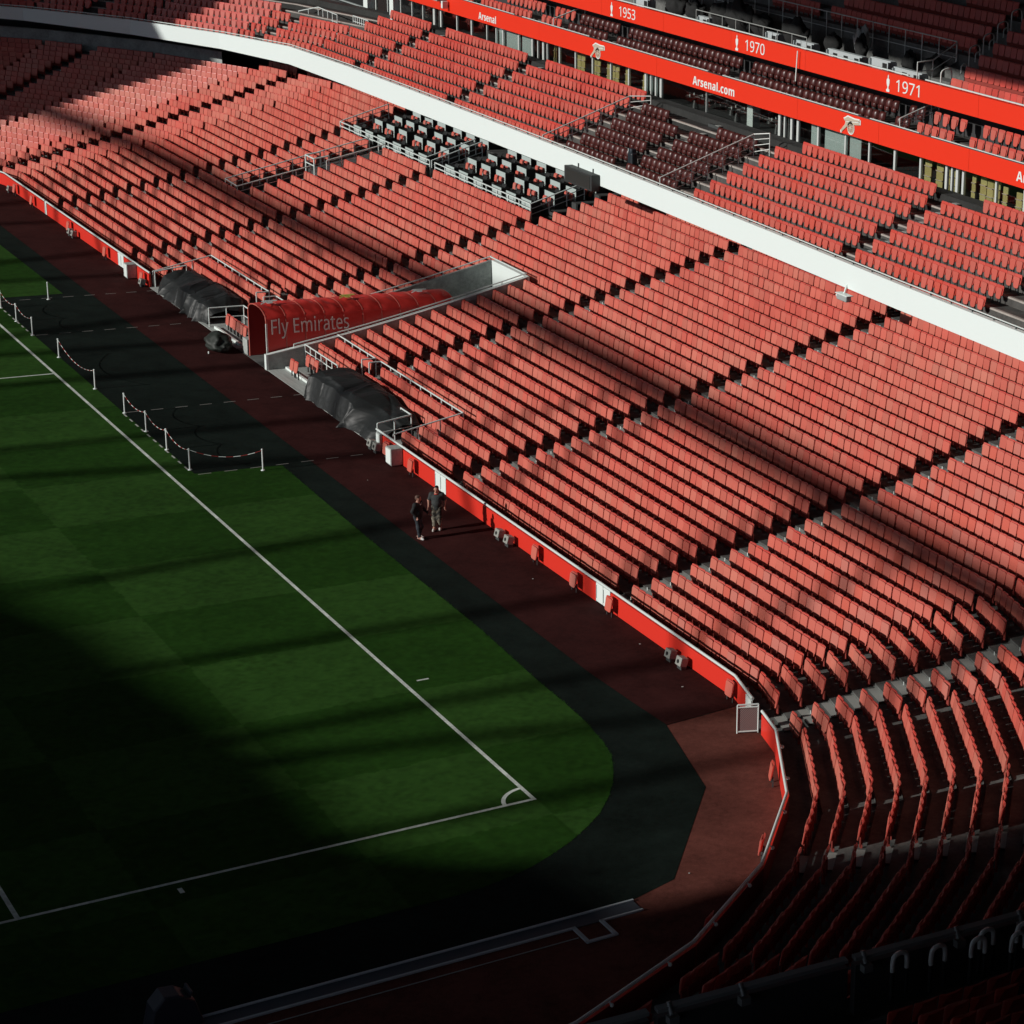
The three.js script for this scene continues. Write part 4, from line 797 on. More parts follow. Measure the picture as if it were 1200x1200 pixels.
// ---------------------------------------------------------------- perimeter wall
const wallPts = offset(0), wallIn = offset(0.12), railPts = offset(0.03);
{
  const H = 0.7, inner = paint(0.13, 0.016, 0.016, 0.7);
  const run = (t, segs) => { for (const [p, r] of segs) {
    const dx = r[0] - p[0], dy = r[1] - p[1], L = Math.hypot(dx, dy); if (L < 0.05) continue; const nx = dy / L, ny = -dx / L;
    const q = new Quads(), o = [nx * 0.1, ny * 0.1], a = p, b = r, A = [p[0] + o[0], p[1] + o[1]], B = [r[0] + o[0], r[1] + o[1]];
    const back = new Quads().add(P(...A, 0), P(...A, H), P(...B, H), P(...B, 0)); part('wall_back', back.geo(), inner, t);
    q.add(P(...a, 0), P(...b, 0), P(...b, H), P(...a, H)).add(P(...a, H), P(...b, H), P(...B, H), P(...A, H)).add(P(...a, 0), P(...a, H), P(...A, H), P(...A, 0)).add(P(...b, 0), P(...B, 0), P(...B, H), P(...b, H));
    part('wall_panel', q.geo(), M.redWall, t);
  } };
  const rail = (t, list) => { for (const [a, b] of list) {
    part('top_rail', bar(P(...a, 0.8), P(...b, 0.8), 0.05, 8), M.rail, t);
    const L = Math.hypot(b[0] - a[0], b[1] - a[1]), n = Math.max(1, Math.round(L / 1.9)); const dx = (b[0] - a[0]) / L, dy = (b[1] - a[1]) / L;
    for (let k = 0; k < n; k++) { const f = (k + 0.5) / n, u = a[0] + (b[0] - a[0]) * f + dy * 0.12, v = a[1] + (b[1] - a[1]) * f - dx * 0.12; part('rail_bracket', merge([new THREE.SphereGeometry(0.055, 8, 6).translate(u, 0.72, -v), bar(P(u, v, 0.72), P(u - dy * 0.1, v + dx * 0.1, 0.8), 0.025, 5)]), M.rail, t); }
  } };
  const cut = (list, a, b) => list.flatMap(([p, q]) => minus(Math.min(p, q), Math.max(p, q), [[a, b]]));
  const straight = (u0, u1, doors) => { let l = [[u0, u1]]; for (const [a, b] of doors) l = cut(l, a, b); return l.flatMap(([p, q]) => { const n = Math.max(1, Math.ceil((q - p) / 6)), w = (q - p) / n, o = []; for (let k = 0; k < n; k++) o.push([[p + k * w + 0.004, WALL], [p + (k + 1) * w - 0.004, WALL]]); return o; }); };
  const gate = (t, a, b) => { const m = (a + b) / 2; for (const [x, y] of [[a + 0.02, m - 0.015], [m + 0.015, b - 0.02]]) { const g = part('gate', rbox(x, y, WALL + 0.01, WALL - 0.05, 0.03, 0.74, 0.01), M.white, t); part('handle', box(y - 0.06, y - 0.04, WALL + 0.012, WALL + 0.03, 0.15, 0.65), M.grey, g); } };
  const right = thing('perimeter_wall', 'red pitch-side wall with white rail right of the tunnel, curving round the corner', 'wall', P(15, WALL, 0));
  const doors = [[27.95, 29.1], [12.98, 14.15]];
  run(right, straight(wallPts[STRAIGHT][0], 35.5, doors)); doors.forEach(([a, b]) => gate(right, a, b));
  rail(right, [[railPts[STRAIGHT], [35.6, railPts[STRAIGHT][1]]]]);
  const P6 = wallPts[6], P7 = wallPts[7], at = (f) => [P7[0] + (P6[0] - P7[0]) * f, P7[1] + (P6[1] - P7[1]) * f], R6 = railPts[6], R7 = railPts[7], rt = (f) => [R7[0] + (R6[0] - R7[0]) * f, R7[1] + (R6[1] - R7[1]) * f];
  run(right, [[at(0.3), at(0)], [at(1), at(0.68)]]);
  part('gate', beam(P(...at(0.31), 0.38), P(...at(0.44), 0.38), 0.06, 0.7), M.white, right);
  rail(right, [[rt(0.44), R7], [R6, rt(0.67)]]);
  for (let j = 5; j >= 0; j--) { run(right, [[wallPts[j], wallPts[j + 1]]]); rail(right, [[railPts[j], railPts[j + 1]]]); }
  const left = thing('perimeter_wall', 'red pitch-side wall with white rail left of the dugouts', 'wall', P(85, WALL, 0));
  const dl = [[73.2, 74.3], [89.25, 89.75]];
  run(left, straight(68.5, wallPts[8][0], dl)); gate(left, 73.2, 74.3); part('gate_post', rbox(89.3, 89.5, WALL + 0.02, WALL - 0.08, 0, 0.84, 0.01), M.white, left); part('gate_post', rbox(89.55, 89.72, WALL + 0.02, WALL - 0.08, 0, 0.8, 0.01), M.grey, left);
  rail(left, [[[68.4, railPts[8][1]], [89.3, railPts[8][1]]], [[89.7, railPts[8][1]], railPts[8]]]);
  for (let j = 8; j < 12; j++) { run(left, [[wallPts[j], wallPts[j + 1]]]); rail(left, [[railPts[j], railPts[j + 1]]]); }
  // open mesh gate at the corner
  const g = thing('mesh_gate', 'open steel mesh gate at the corner of the red wall', 'gate', P(1.1, -7.6, 0));
  const a = [1.3, -7.33], b = [1.06, -7.95], mesh = noiseMap(64, 1, (x, y) => { const k = (Math.floor(x * 64) % 4 < 2) ^ (Math.floor(y * 64) % 4 < 2) ? 0.62 : 0.36; return [k, k * 0.86, k * 0.84]; });
  const q = new Quads().add(P(...a, 0.06), P(...b, 0.06), P(...b, 0.88), P(...a, 0.88)).geo(); part('mesh_panel', q, std({ map: mesh, roughness: 0.8 }), g);
  for (const [x, y] of [[P(...a, 0), P(...a, 0.98)], [P(...b, 0), P(...b, 0.98)], [P(...a, 0.98), P(...b, 0.98)], [P(...a, 0.89), P(...b, 0.89)], [P(...a, 0.05), P(...b, 0.05)]]) part('gate_frame', bar(x, y, 0.03), M.rail, g);
}

// things fixed to or standing at the wall
{
  const near = [[33.83, 'beside the small cabinet right of the right tarpaulin'], [31.09, 'left of the first white gate'], [18.84, 'halfway between the two white gates'], [15.47, 'just left of the second white gate'], [12.59, 'just right of the second white gate'], [3.72, 'at the first bend of the wall']];
  const farS = [[69.1, 'left of the left tarpaulin'], [76.05, 'just left of the far white gate'], [83.61, 'between the far gates'], [91.9, 'left of the far gate post'], [95.98, 'nearest the far bend']];
  for (const [u, w] of [...near, ...farS]) placeSeat('bench', { u, v: WALL + 0.24, h: -0.13, nu: 0, nv: 1 }, 'steward_chair', `red steward seat against the red wall, ${w}`, 'seat', 'steward seats along the red wall');
  [[5, 0.5, 'past the open mesh gate'], [4, 0.4, 'where the corner turns'], [3, 0.35, 'in the shaded bend']].forEach(([j, f, w]) => { const a = wallPts[j], b = wallPts[j + 1], L = Math.hypot(b[0] - a[0], b[1] - a[1]), nu = -(b[1] - a[1]) / L, nv = (b[0] - a[0]) / L; placeSeat('bench', { u: a[0] + (b[0] - a[0]) * f + nu * 0.25, v: a[1] + (b[1] - a[1]) * f + nv * 0.25, h: -0.13, nu, nv }, 'steward_chair', `red steward seat against the curved wall ${w}`, 'seat', 'steward seats along the red wall'); });
  const grey = paint(0.27, 0.275, 0.25, 0.6);
  const spk = (u, w) => { const t = thing('pitch_speaker', `small grey loudspeaker at the red wall, ${w}`, 'loudspeaker', P(u, WALL + 0.3, 0), 'loudspeakers along the red wall'); const b = local('cabinet', new RoundedBoxGeometry(0.38, 0.32, 0.28, 2, 0.03), grey, t); b.position.set(0, 0.27, 0); b.rotation.x = 0.25; const c = local('cone', new THREE.CylinderGeometry(0.07, 0.07, 0.03, 14).rotateX(Math.PI / 2), M.black, t); c.position.set(0, 0.3, -0.14); c.rotation.x = 0.25; local('stand', new THREE.BoxGeometry(0.3, 0.12, 0.2), M.darkGrey, t).position.y = 0.06; return t; };
  for (const [u, w] of [[35.35, 'end of wall by the right tarpaulin'], [34.75, 'second from the right tarpaulin'], [21.95, 'left one of the middle pair'], [21.1, 'right one of the middle pair'], [7.75, 'left one of the pair near the corner'], [6.95, 'right one of the pair near the corner'], [67.95, 'beside the left tarpaulin'], [82.2, 'between the far gates'], [82.9, 'second between the far gates'], [96.9, 'nearest the far bend']]) { if (u > 67 && u < 69) spk(68.75, w); else spk(u, w); }
  const cab = (u, w, d, h, lab) => { const t = thing('wall_cabinet', lab, 'cabinet', P(u, WALL + d / 2 + 0.02, 0)); local('body', new RoundedBoxGeometry(w, h, d, 1, 0.02), M.concreteLight, t).position.y = h / 2 + 0.04; local('door', new RoundedBoxGeometry(w - 0.08, h - 0.1, 0.02, 1, 0.006), M.white, t).position.set(0, h / 2 + 0.04, -d / 2 - 0.006); local('foot', new THREE.BoxGeometry(w - 0.1, 0.05, d - 0.1), M.darkGrey, t).position.y = 0.02; };
  cab(32.85, 0.6, 0.5, 0.74, 'pale grey cabinet at the wall right of the right tarpaulin'); cab(71, 0.62, 0.5, 0.78, 'pale grey cabinet at the wall left of the left tarpaulin'); cab(35.05, 0.4, 0.12, 0.75, 'small pale box on the end of the red wall by the right tarpaulin');
}
// ---------------------------------------------------------------- technical areas
{
  const t = thing('concrete_kerb', 'low white kerb along the right bench seats', 'kerb', P(47, -9.5, 0));
  part('kerb', rbox(45.0, 49.5, -9.42, -9.58, 0, 0.12, 0.02), M.white, t); part('end_post', rbox(44.95, 45.1, -9.4, -9.6, 0, 0.42, 0.02), M.white, t);
  const s = thing('concrete_kerb', 'low white kerb along the left bench seats', 'kerb', P(57, -9.0, 0));
  part('kerb', rbox(54.5, 58.4, -8.86, -9.0, 0, 0.14, 0.02), M.white, s);
  const bench = (u, v, lab) => placeSeat('bench', { u, v, h: 0.02, nu: 0, nv: 1 }, 'bench_chair', lab, 'seat', 'bench seats beside the tunnel');
  bench(47.95, -9.25, 'left red bench seat of the front pair right of the tunnel'); bench(47.42, -9.25, 'right red bench seat of the front pair right of the tunnel');
  [48.35, 47.8, 47.25].forEach((u, k) => bench(u, -10.15, `${ord(k + 1)} red bench seat from the left in the back group right of the tunnel`));
  for (let k = 0; k < 6; k++) bench(57.6 - k * 0.53, -9.35, `${ord(k + 1)} red bench seat from the left in the front bench left of the tunnel`);
  for (let k = 0; k < 4; k++) bench(56.2 - k * 0.53, -10.3, `${ord(k + 1)} red bench seat from the left in the rear bench left of the tunnel`);
  const tarpMat = std({ color: lin(0.0125, 0.0145, 0.0145), roughness: 0.55 });
  // cloth over a row of seats: s along u, t from the front hem over the ridge to the back
  const tarp = (name, label, u0, u1, prof, opt = {}) => {
    const S = 190, T = 80, pos = [], ix = [], seedT = u0, pleats = [], creases = []; for (let k = 0; k < 11; k++) pleats.push([rr(u0, u1), rr(0.05, 0.2), rr(-0.14, 0.2), rr(-0.8, 0.8)]); pleats.push([u0 + 2.4, 0.3, 0.45, 0.9], [u0 + 2.9, 0.12, -0.25, -0.5]); for (let k = 0; k < 14; k++) creases.push([rr(u0, u1), rr(-1.6, 1.6), rr(0.04, 0.13), rr(-0.09, 0.12)]);
    const o = thing(name, label, 'tarpaulin', P((u0 + u1) / 2, -9.4, 0));
    for (let j = 0; j <= T; j++) for (let i = 0; i <= S; i++) {
      const s = i / S, q = j / T, pr = prof(s), k = q * (pr.length - 1), a = Math.min(pr.length - 2, Math.floor(k)), f = k - a;
      let v = pr[a][0] + (pr[a + 1][0] - pr[a][0]) * f, h = pr[a][1] + (pr[a + 1][1] - pr[a][1]) * f, u = u0 + (u1 - u0) * s;
      const hang = THREE.MathUtils.smoothstep(0.52 - q, 0, 0.14), topw = 1 - hang;
      let fold = noise.noise(u * 0.9, q * 1.2, 3 + seedT) * 0.16;
      for (const [c, w, a, k] of pleats) { const x = u - c - k * (0.45 - q); fold += a * Math.exp(-Math.abs(x) / w) * (0.35 + 1.3 * Math.max(0, 0.5 - q)); }
      let sag = noise.noise(u * 0.8, q * 3, 5 + seedT) * 0.06;
      for (const [c, d, w, a] of creases) { const x = (u - c) * d + (q - 0.7) * 2.2; sag -= a * Math.exp(-Math.abs(x) / w); }
      const fine = (0.5 - Math.abs(noise.noise(u * 2.6 + q * 4, q * 7 - u * 1.3, seedT))) * 0.032 + (0.5 - Math.abs(noise.noise(u * 6, q * 12, seedT + 3))) * 0.01;
      v += hang * (fold + fine); h += topw * (sag + fine) * Math.sin(Math.PI * Math.min(1, q * 1.02)) + hang * 0.03 * noise.noise(u * 2, q * 2, 11);
      pos.push(u + noise.noise(u * 1.7, q * 4, 21) * 0.06, Math.max(0.015 + 0.02 * (j % 2), h), -v);
    }
    for (let j = 0; j < T; j++) for (let i = 0; i < S; i++) { const a = j * (S + 1) + i, b = a + S + 1; ix.push(a, b, a + 1, a + 1, b, b + 1); }
    const g = new THREE.BufferGeometry(); g.setAttribute('position', new THREE.Float32BufferAttribute(pos, 3)); g.setIndex(ix); g.computeVertexNormals();
    part('cloth', g, tarpMat, o); return o;
  };
  const mix = (a, b, f) => a.map((p, i) => [p[0] + (b[i][0] - p[0]) * f, p[1] + (b[i][1] - p[1]) * f]);
  const R0 = [[-8.56, 0.02], [-8.66, 0.5], [-8.82, 1.08], [-9.2, 1.26], [-10.2, 1.36], [-10.75, 1.2], [-11.0, 0.75]], R1 = [[-8.62, 0.02], [-8.9, 0.35], [-9.35, 0.7], [-9.8, 0.92], [-10.4, 1.0], [-10.8, 0.92], [-11.0, 0.6]], Re = [[-9.2, 0.02], [-9.3, 0.3], [-9.6, 0.5], [-10, 0.62], [-10.4, 0.62], [-10.8, 0.6], [-10.9, 0.4]], Rl = [[-8.8, 0.02], [-8.95, 0.4], [-9.2, 0.8], [-9.7, 1.0], [-10.2, 1.05], [-10.7, 0.95], [-10.9, 0.6]];
  const sm = THREE.MathUtils.smoothstep;
  tarp('dugout_tarpaulin', 'creased black tarpaulin draped over the dugout right of the tunnel', 36.2, 44.7, (s) => { const u = 36.2 + 8.5 * s; let p = mix(R1, R0, sm(u, 38.1, 39.3)); p = mix(Re, p, sm(u, 36.2, 36.9)); return mix(p, Rl, sm(u, 44.0, 44.7) * 0.8); });
  tarp('dugout_tarpaulin', 'creased black tarpaulin draped over the dugout left of the tunnel', 59.3, 67.6, (s) => { const u = 59.3 + 8.3 * s; let p = mix(R0.map(([v, h]) => [v, h * 0.88]), R1.map(([v, h]) => [v, h * 1.0]), sm(u, 63.5, 65.5)); p = mix(Re.map(([v, h]) => [v + 0.4, h]), p, sm(u, 59.3, 60)); return mix(p, Rl, sm(u, 66.5, 67.6)); });
  // small covered heap in front of the left bench
  const c = thing('covered_heap', 'small black covered heap at the track edge in front of the left bench', 'covered equipment', P(54.1, -7.75, 0));
  const g = new THREE.SphereGeometry(1, 48, 28), p = g.attributes.position, d = new THREE.Vector3();
  for (let i = 0; i < p.count; i++) { d.fromBufferAttribute(p, i); const an = Math.atan2(d.z, d.x), y = d.y * 0.5 + 0.5, f = (1.08 - 0.3 * y) * (1 + 0.07 * Math.abs(Math.sin(an * 5 + 2 * y)) * (1 - y)) + 0.22 * noise.noise(d.x * 2, d.y * 2, d.z * 2); const e = Math.pow(Math.max(0, 1 - Math.pow(Math.abs(d.y), 3.2)), 0.5) / Math.max(1e-3, Math.sqrt(Math.max(1e-6, 1 - d.y * d.y))); p.setXYZ(i, d.x * f * e * 0.95, y * 0.92 * (1 + 0.14 * noise.noise(d.x * 1.5, 3, d.z * 1.5)), d.z * f * e * 0.6); }
  const gg = mergeVertices(g); gg.computeVertexNormals(); local('cloth', gg, std({ color: lin(0.016, 0.021, 0.017), roughness: 0.62 }), c);
  local('wheel', new THREE.TorusGeometry(0.05, 0.02, 6, 12).translate(-0.5, 0.05, -0.62), M.white, c);
}

// posts and plastic chains round the technical areas
{
  const posts = [[44.8, -0.88], [41.64, -0.89], [38.65, -0.87], [35.51, -0.86], [34.25, -3.38], [55.35, -0.83], [49.2, -0.82], [67.3, -3.3], [63.1, -0.8], [60, -0.8], [66.2, -0.8]];
  const names = ['at the far end of the right chain', 'second along the right chain', 'third along the right chain', 'at the near corner of the right chain', 'standing alone at the turf edge right of the chains', 'at the far end of the middle chain', 'at the near end of the middle chain', 'standing alone at the far turf edge', 'in the middle of the far chain', 'at the near end of the far chain', 'at the far end of the far chain'];
  const proto = new THREE.Group();
  local('shaft', new THREE.CylinderGeometry(0.03, 0.03, 0.9, 10).translate(0, 0.45, 0), M.white, proto); local('cap', new THREE.SphereGeometry(0.042, 10, 6).translate(0, 0.9, 0), M.white, proto); local('foot', new THREE.CylinderGeometry(0.07, 0.09, 0.03, 12).translate(0, 0.015, 0), M.white, proto);
  posts.forEach(([u, v], i) => { const o = proto.clone(); o.name = numbered('barrier_post'); o.position.copy(P(u, v, 0)); o.rotation.z = rr(-0.02, 0.02); scene.add(o); tag(o, `white barrier post ${names[i]}`, 'post', 'white posts beside the pitch'); });
  const chain = (label, list, sag) => {
    const t = thing('plastic_chain', label, 'chain', P(...posts[list[0]], 0.8), 'red and white chains between the posts'), W = [], R = [];
    for (let k = 0; k < list.length - 1; k++) {
      const a = P(...posts[list[k]], 0.87), b = P(...posts[list[k + 1]], 0.87), n = Math.round(a.distanceTo(b) / 0.28);
      for (let i = 0; i < n; i++) { const at = (f) => a.clone().lerp(b, f).add(new THREE.Vector3(0, -sag * 4 * f * (1 - f), 0)); (i % 2 ? R : W).push(bar(at(i / n), at((i + 1) / n), 0.012, 5)); }
    }
    part('white_links', merge(W), M.white, t); part('red_links', merge(R), paint(0.3, 0.015, 0.012, 0.5), t);
  };
  chain('red and white chain along the right technical area', [0, 1, 2, 3], 0.22); chain('red and white chain hanging low between the middle two posts', [5, 6], 0.42); chain('red and white chain along the far technical area', [9, 8, 10], 0.22);
  chain('sagging chain between the corner post and the lone turf-edge post', [3, 4], 0.3);
}

// ---------------------------------------------------------------- two people on the track
function blobs(bones, res, cell, center, k = 0.03) {
  const mc = new MarchingCubes(res, new THREE.MeshStandardMaterial(), false, false, 200000), half = res / 2, f = mc.field;
  f.fill(-1); mc.isolation = 0;
  const seg = bones.map(([a, b, ra, rb]) => { const A = new THREE.Vector3(...a), B = new THREE.Vector3(...b), d = B.clone().sub(A); return { A, d, L: Math.max(1e-9, d.lengthSq()), ra, rb }; });
  for (let z = 0; z < res; z++) for (let y = 0; y < res; y++) for (let x = 0; x < res; x++) {
    const px = center[0] + (x - half) * cell, py = center[1] + (y - half) * cell, pz = center[2] + (z - half) * cell;
    let s = 0;
    for (const { A, d, L, ra, rb } of seg) {
      const qx = px - A.x, qy = py - A.y, qz = pz - A.z, t = Math.max(0, Math.min(1, (qx * d.x + qy * d.y + qz * d.z) / L));
      const ex = qx - d.x * t, ey = qy - d.y * t, ez = qz - d.z * t, D = Math.sqrt(ex * ex + ey * ey + ez * ez) - (ra + (rb - ra) * t);
      if (D < k * 7) s += Math.exp(-D / k);
    }
    f[z * res * res + y * res + x] = s > 0 ? k * Math.log(s) : -k * 7;
  }
  mc.update();
  const n = mc.count ?? mc.geometry.drawRange.count, pos = mc.positionArray.slice(0, n * 3);
  let g = new THREE.BufferGeometry(); g.setAttribute('position', new THREE.Float32BufferAttribute(pos, 3));
  g.scale(half * cell, half * cell, half * cell); g.translate(...center); g = mergeVertices(g, 1e-4); g.computeVertexNormals();
  { const p = g.attributes.position, t = []; for (let i = 0; i < p.count; i++) t.push(p.getX(i) + p.getZ(i) * 0.8, p.getY(i)); g.setAttribute('uv', new THREE.Float32BufferAttribute(t, 2)); }
  return g;
}
function handBones(w, dir, palm, curl) {               // wrist, direction of the fingers, direction the palm faces
  const d = new THREE.Vector3(...dir).normalize(), n = new THREE.Vector3(...palm).normalize(), s = new THREE.Vector3().crossVectors(d, n).normalize(), W = new THREE.Vector3(...w), o = [];
  const at = (x, y, z) => W.clone().addScaledVector(d, x).addScaledVector(s, y).addScaledVector(n, z).toArray();
  o.push([at(-0.03, 0, 0), at(0.02, 0, 0), 0.026, 0.026]);
  for (let i = 0; i < 4; i++) { const y = (i - 1.5) * 0.021, L = [0.066, 0.078, 0.072, 0.056][i]; o.push([at(0.02, y * 0.7, 0), at(0.085, y, 0.004), 0.015, 0.013]); const k1 = at(0.085 + L * 0.45, y * 1.08, L * 0.25 * curl), k2 = at(0.085 + L * 0.78, y * 1.1, L * 0.72 * curl); o.push([at(0.085, y, 0.004), k1, 0.0095, 0.009], [k1, k2, 0.009, 0.0075]); }
  o.push([at(0.02, -0.028, 0.004), at(0.055, -0.048, 0.018), 0.014, 0.011], [at(0.055, -0.048, 0.018), at(0.088, -0.05, 0.032), 0.0105, 0.0085]);
  return o;
}
function person(label, at, turn, j, mats, extra) {
  const t = thing('person', label, 'person', at); t.rotation.y = turn;
  const arm = (s, r0, r1, r2) => [[j[`sh${s}`], j[`el${s}`], r0, r1], [j[`el${s}`], j[`wr${s}`], r1 * 0.95, r2]];
  const leg = (s, k = 0) => [[j[`hip${s}`], j[`kn${s}`], 0.085 + k, 0.058 + k], [j[`kn${s}`], j[`an${s}`], 0.055 + k, 0.038 + k]];
  const foot = (s, r) => { const a = j[`an${s}`], o = j[`toe${s}`]; return [[[a[0], a[1] - 0.03, a[2]], [a[0] * 0.4 + o[0] * 0.6, o[1] + 0.025, a[2] * 0.4 + o[2] * 0.6], r, r * 0.95], [[a[0], a[1] - 0.04, a[2] - 0.04], o, r * 0.9, r * 0.8]]; };
  const torso = (k) => [[j.neck, j.chest, 0.06 + k, 0.125 + k], [[j.chest[0] - 0.07, j.chest[1], j.chest[2]], [j.chest[0] + 0.07, j.chest[1], j.chest[2]], 0.12 + k, 0.12 + k], [j.chest, j.belly, 0.13 + k, 0.125 + k], [[j.belly[0] - 0.06, j.belly[1], j.belly[2]], [j.belly[0] + 0.06, j.belly[1], j.belly[2]], 0.115 + k, 0.115 + k], [j.shL, j.shR, 0.06 + k, 0.06 + k], [j.belly, j.pelvis, 0.12 + k, 0.125 + k]];
  const mid = [0, 0.93, 0];
  const skin = [...torso(-0.015), ...arm('L', 0.05, 0.042, 0.028), ...arm('R', 0.05, 0.042, 0.028), ...leg('L', -0.01), ...leg('R', -0.01), ...foot('L', 0.035), ...foot('R', 0.035), [j.neck, j.head, 0.05, 0.06]];
  const body = blobs(skin, 104, 0.02, mid);
  const h = j.head, F = new THREE.Vector3(...j.face).normalize(), U = new THREE.Vector3(0, 1, 0), Sd = new THREE.Vector3().crossVectors(U, F).normalize(), hp = (x, y, z) => new THREE.Vector3(...h).addScaledVector(Sd, x).addScaledVector(U, y).addScaledVector(F, z).toArray();
  const headB = [[hp(0, 0.04, -0.02), hp(0, 0.045, 0.015), 0.088, 0.082], [hp(0, -0.03, 0.02), hp(0, -0.06, 0.045), 0.064, 0.046], [hp(0, 0.015, 0.088), hp(0, -0.012, 0.108), 0.012, 0.016], [hp(-0.086, 0.01, -0.005), hp(-0.09, -0.02, -0.005), 0.016, 0.011], [hp(0.086, 0.01, -0.005), hp(0.09, -0.02, -0.005), 0.016, 0.011], [hp(-0.03, 0.035, 0.088), hp(0.03, 0.035, 0.088), 0.012, 0.012], [hp(-0.022, -0.045, 0.082), hp(0.022, -0.045, 0.082), 0.01, 0.01], [hp(0, -0.1, -0.01), j.neck, 0.052, 0.055]];
  const geos = [body, blobs(headB, 80, 0.0042, h, 0.009)];
  for (const s of ['L', 'R']) { const w = j[`wr${s}`], e = j[`el${s}`], dir = [w[0] - e[0], w[1] - e[1], w[2] - e[2]]; geos.push(blobs(handBones(w, dir, [s === 'L' ? 1 : -1, 0, 0.2], 0.9), 72, 0.0034, w.map((x, i) => x + dir[i] * 0.3), 0.005)); }
  local('body', mergeGeometries(geos.map((g) => plain(g))), mats.skin, t);
  const sleeve = mats.longSleeve ? [...arm('L', 0.068, 0.06, 0.046), ...arm('R', 0.068, 0.06, 0.046)] : ['L', 'R'].map((s) => { const a = j[`sh${s}`], b = j[`el${s}`]; return [a, a.map((x, i) => x + (b[i] - x) * 0.85), 0.07, 0.066]; });
  local(mats.longSleeve ? 'jacket' : 'shirt', blobs([...torso(0.012).slice(1), ...sleeve, [j.pelvis, [j.pelvis[0], j.pelvis[1] - 0.05, j.pelvis[2]], 0.135, 0.14]], 104, 0.02, mid), mats.top, t);
  const leg2 = (s) => mats.cut ? [[j[`hip${s}`], j[`kn${s}`], 0.105, 0.085], [j[`kn${s}`], j[`kn${s}`].map((x, i) => x + (j[`an${s}`][i] - x) * mats.cut), 0.085, 0.08]] : [[j[`hip${s}`], j[`kn${s}`], 0.1, 0.075], [j[`kn${s}`], j[`an${s}`], 0.075, 0.064]];
  local('trousers', blobs([...leg2('L'), ...leg2('R'), [j.hipL, j.hipR, 0.12, 0.12]], 104, 0.02, mid), mats.bottom, t);
  for (const s of ['L', 'R']) local('shoe', blobs(foot(s, 0.05), 64, 0.009, j[`an${s}`].map((x, i) => (x + j[`toe${s}`][i]) / 2), 0.012), mats[`shoe${s}`] || mats.shoe, t);
  const hair = [[hp(0, 0.07, -0.03), hp(0, 0.075, 0.0), 0.085, 0.078], [hp(0, 0.02, -0.06), hp(0, 0.06, -0.05), 0.062, 0.07]];
  local('hair', blobs(hair, 56, 0.006, hp(0, 0.05, -0.02), 0.008), mats.hair, t);
  if (extra) extra(t, j, hp);
  return t;
}
{
  const cloth = (r, g, b, amt) => std({ map: grain(128, 0.6, r, g, b, amt, [8, 16, 32]), roughness: 0.85 });
  // man in the dark T-shirt, walking towards the corner
  const a = { neck: [0, 1.5, 0.02], chest: [0, 1.32, 0], belly: [0, 1.1, 0.03], pelvis: [0, 0.95, 0], shL: [0.2, 1.45, 0], elL: [0.29, 1.19, -0.06], wrL: [0.3, 0.95, 0.03], shR: [-0.2, 1.45, 0], elR: [-0.3, 1.19, -0.02], wrR: [-0.3, 0.96, 0.09], hipL: [0.09, 0.92, 0], knL: [0.1, 0.5, 0.1], anL: [0.1, 0.11, 0.0], toeL: [0.12, 0.035, 0.17], hipR: [-0.09, 0.92, 0], knR: [-0.1, 0.5, 0.06], anR: [-0.09, 0.1, 0.16], toeR: [-0.11, 0.035, 0.33], head: [0, 1.65, 0.05], face: [-0.1, -0.25, 1] };
  person('person in a dark grey T-shirt and patterned trousers walking beside the red wall', P(24.15, -6.72, 0), heading(-0.86, 0.5), a, { skin: paint(0.42, 0.2, 0.14, 0.6), top: cloth(0.032, 0.036, 0.037, 0.3), bottom: std({ map: grain(128, 0.9, 0.12, 0.105, 0.08, 1.5, [6, 12, 24]), roughness: 0.85 }), cut: 0.7, shoe: paint(0.55, 0.52, 0.48, 0.6), hair: paint(0.008, 0.007, 0.006, 0.6) }, (t, j, hp) => { t.add(shade(Object.assign(new THREE.Mesh(new THREE.TorusGeometry(0.085, 0.012, 8, 24).rotateX(1.25).translate(0, 1.46, 0.05), M.redWall), { name: 'lanyard' }))); });
  // man in the black jacket beside him, his arm reaching across
  const b = { neck: [0, 1.47, 0.01], chest: [0, 1.3, 0], belly: [0, 1.08, 0.02], pelvis: [0, 0.94, 0], shL: [0.19, 1.42, 0], elL: [0.28, 1.17, 0.05], wrL: [0.3, 1.0, 0.24], shR: [-0.19, 1.42, 0], elR: [-0.26, 1.16, -0.07], wrR: [-0.2, 0.95, 0.03], hipL: [0.085, 0.91, 0], knL: [0.09, 0.49, 0.08], anL: [0.09, 0.1, -0.03], toeL: [0.1, 0.035, 0.14], hipR: [-0.085, 0.91, 0], knR: [-0.09, 0.49, 0.07], anR: [-0.09, 0.1, 0.1], toeR: [-0.1, 0.035, 0.27], head: [0, 1.62, 0.03], face: [0.75, -0.1, 0.8] };
  person('person in a black jacket, dark jeans and white shoes with one arm reaching out', P(23.42, -5.68, 0), heading(-0.8, -0.6), b, { skin: paint(0.4, 0.19, 0.14, 0.6), top: cloth(0.01, 0.011, 0.012, 0.3), longSleeve: true, bottom: cloth(0.022, 0.028, 0.036, 0.5), shoe: paint(0.75, 0.75, 0.72, 0.5), hair: paint(0.1, 0.055, 0.04, 0.7) }, (t) => { t.add(shade(Object.assign(new THREE.Mesh(new RoundedBoxGeometry(0.07, 0.2, 0.03, 2, 0.012).rotateX(-0.15).translate(0, 1.33, 0.128), M.white), { name: 'shirt_front' }))); t.add(shade(Object.assign(new THREE.Mesh(bar(new THREE.Vector3(0.1, 1.47, 0.1), new THREE.Vector3(0.02, 1.05, 0.16), 0.01), M.grey), { name: 'lanyard' }))); });
}

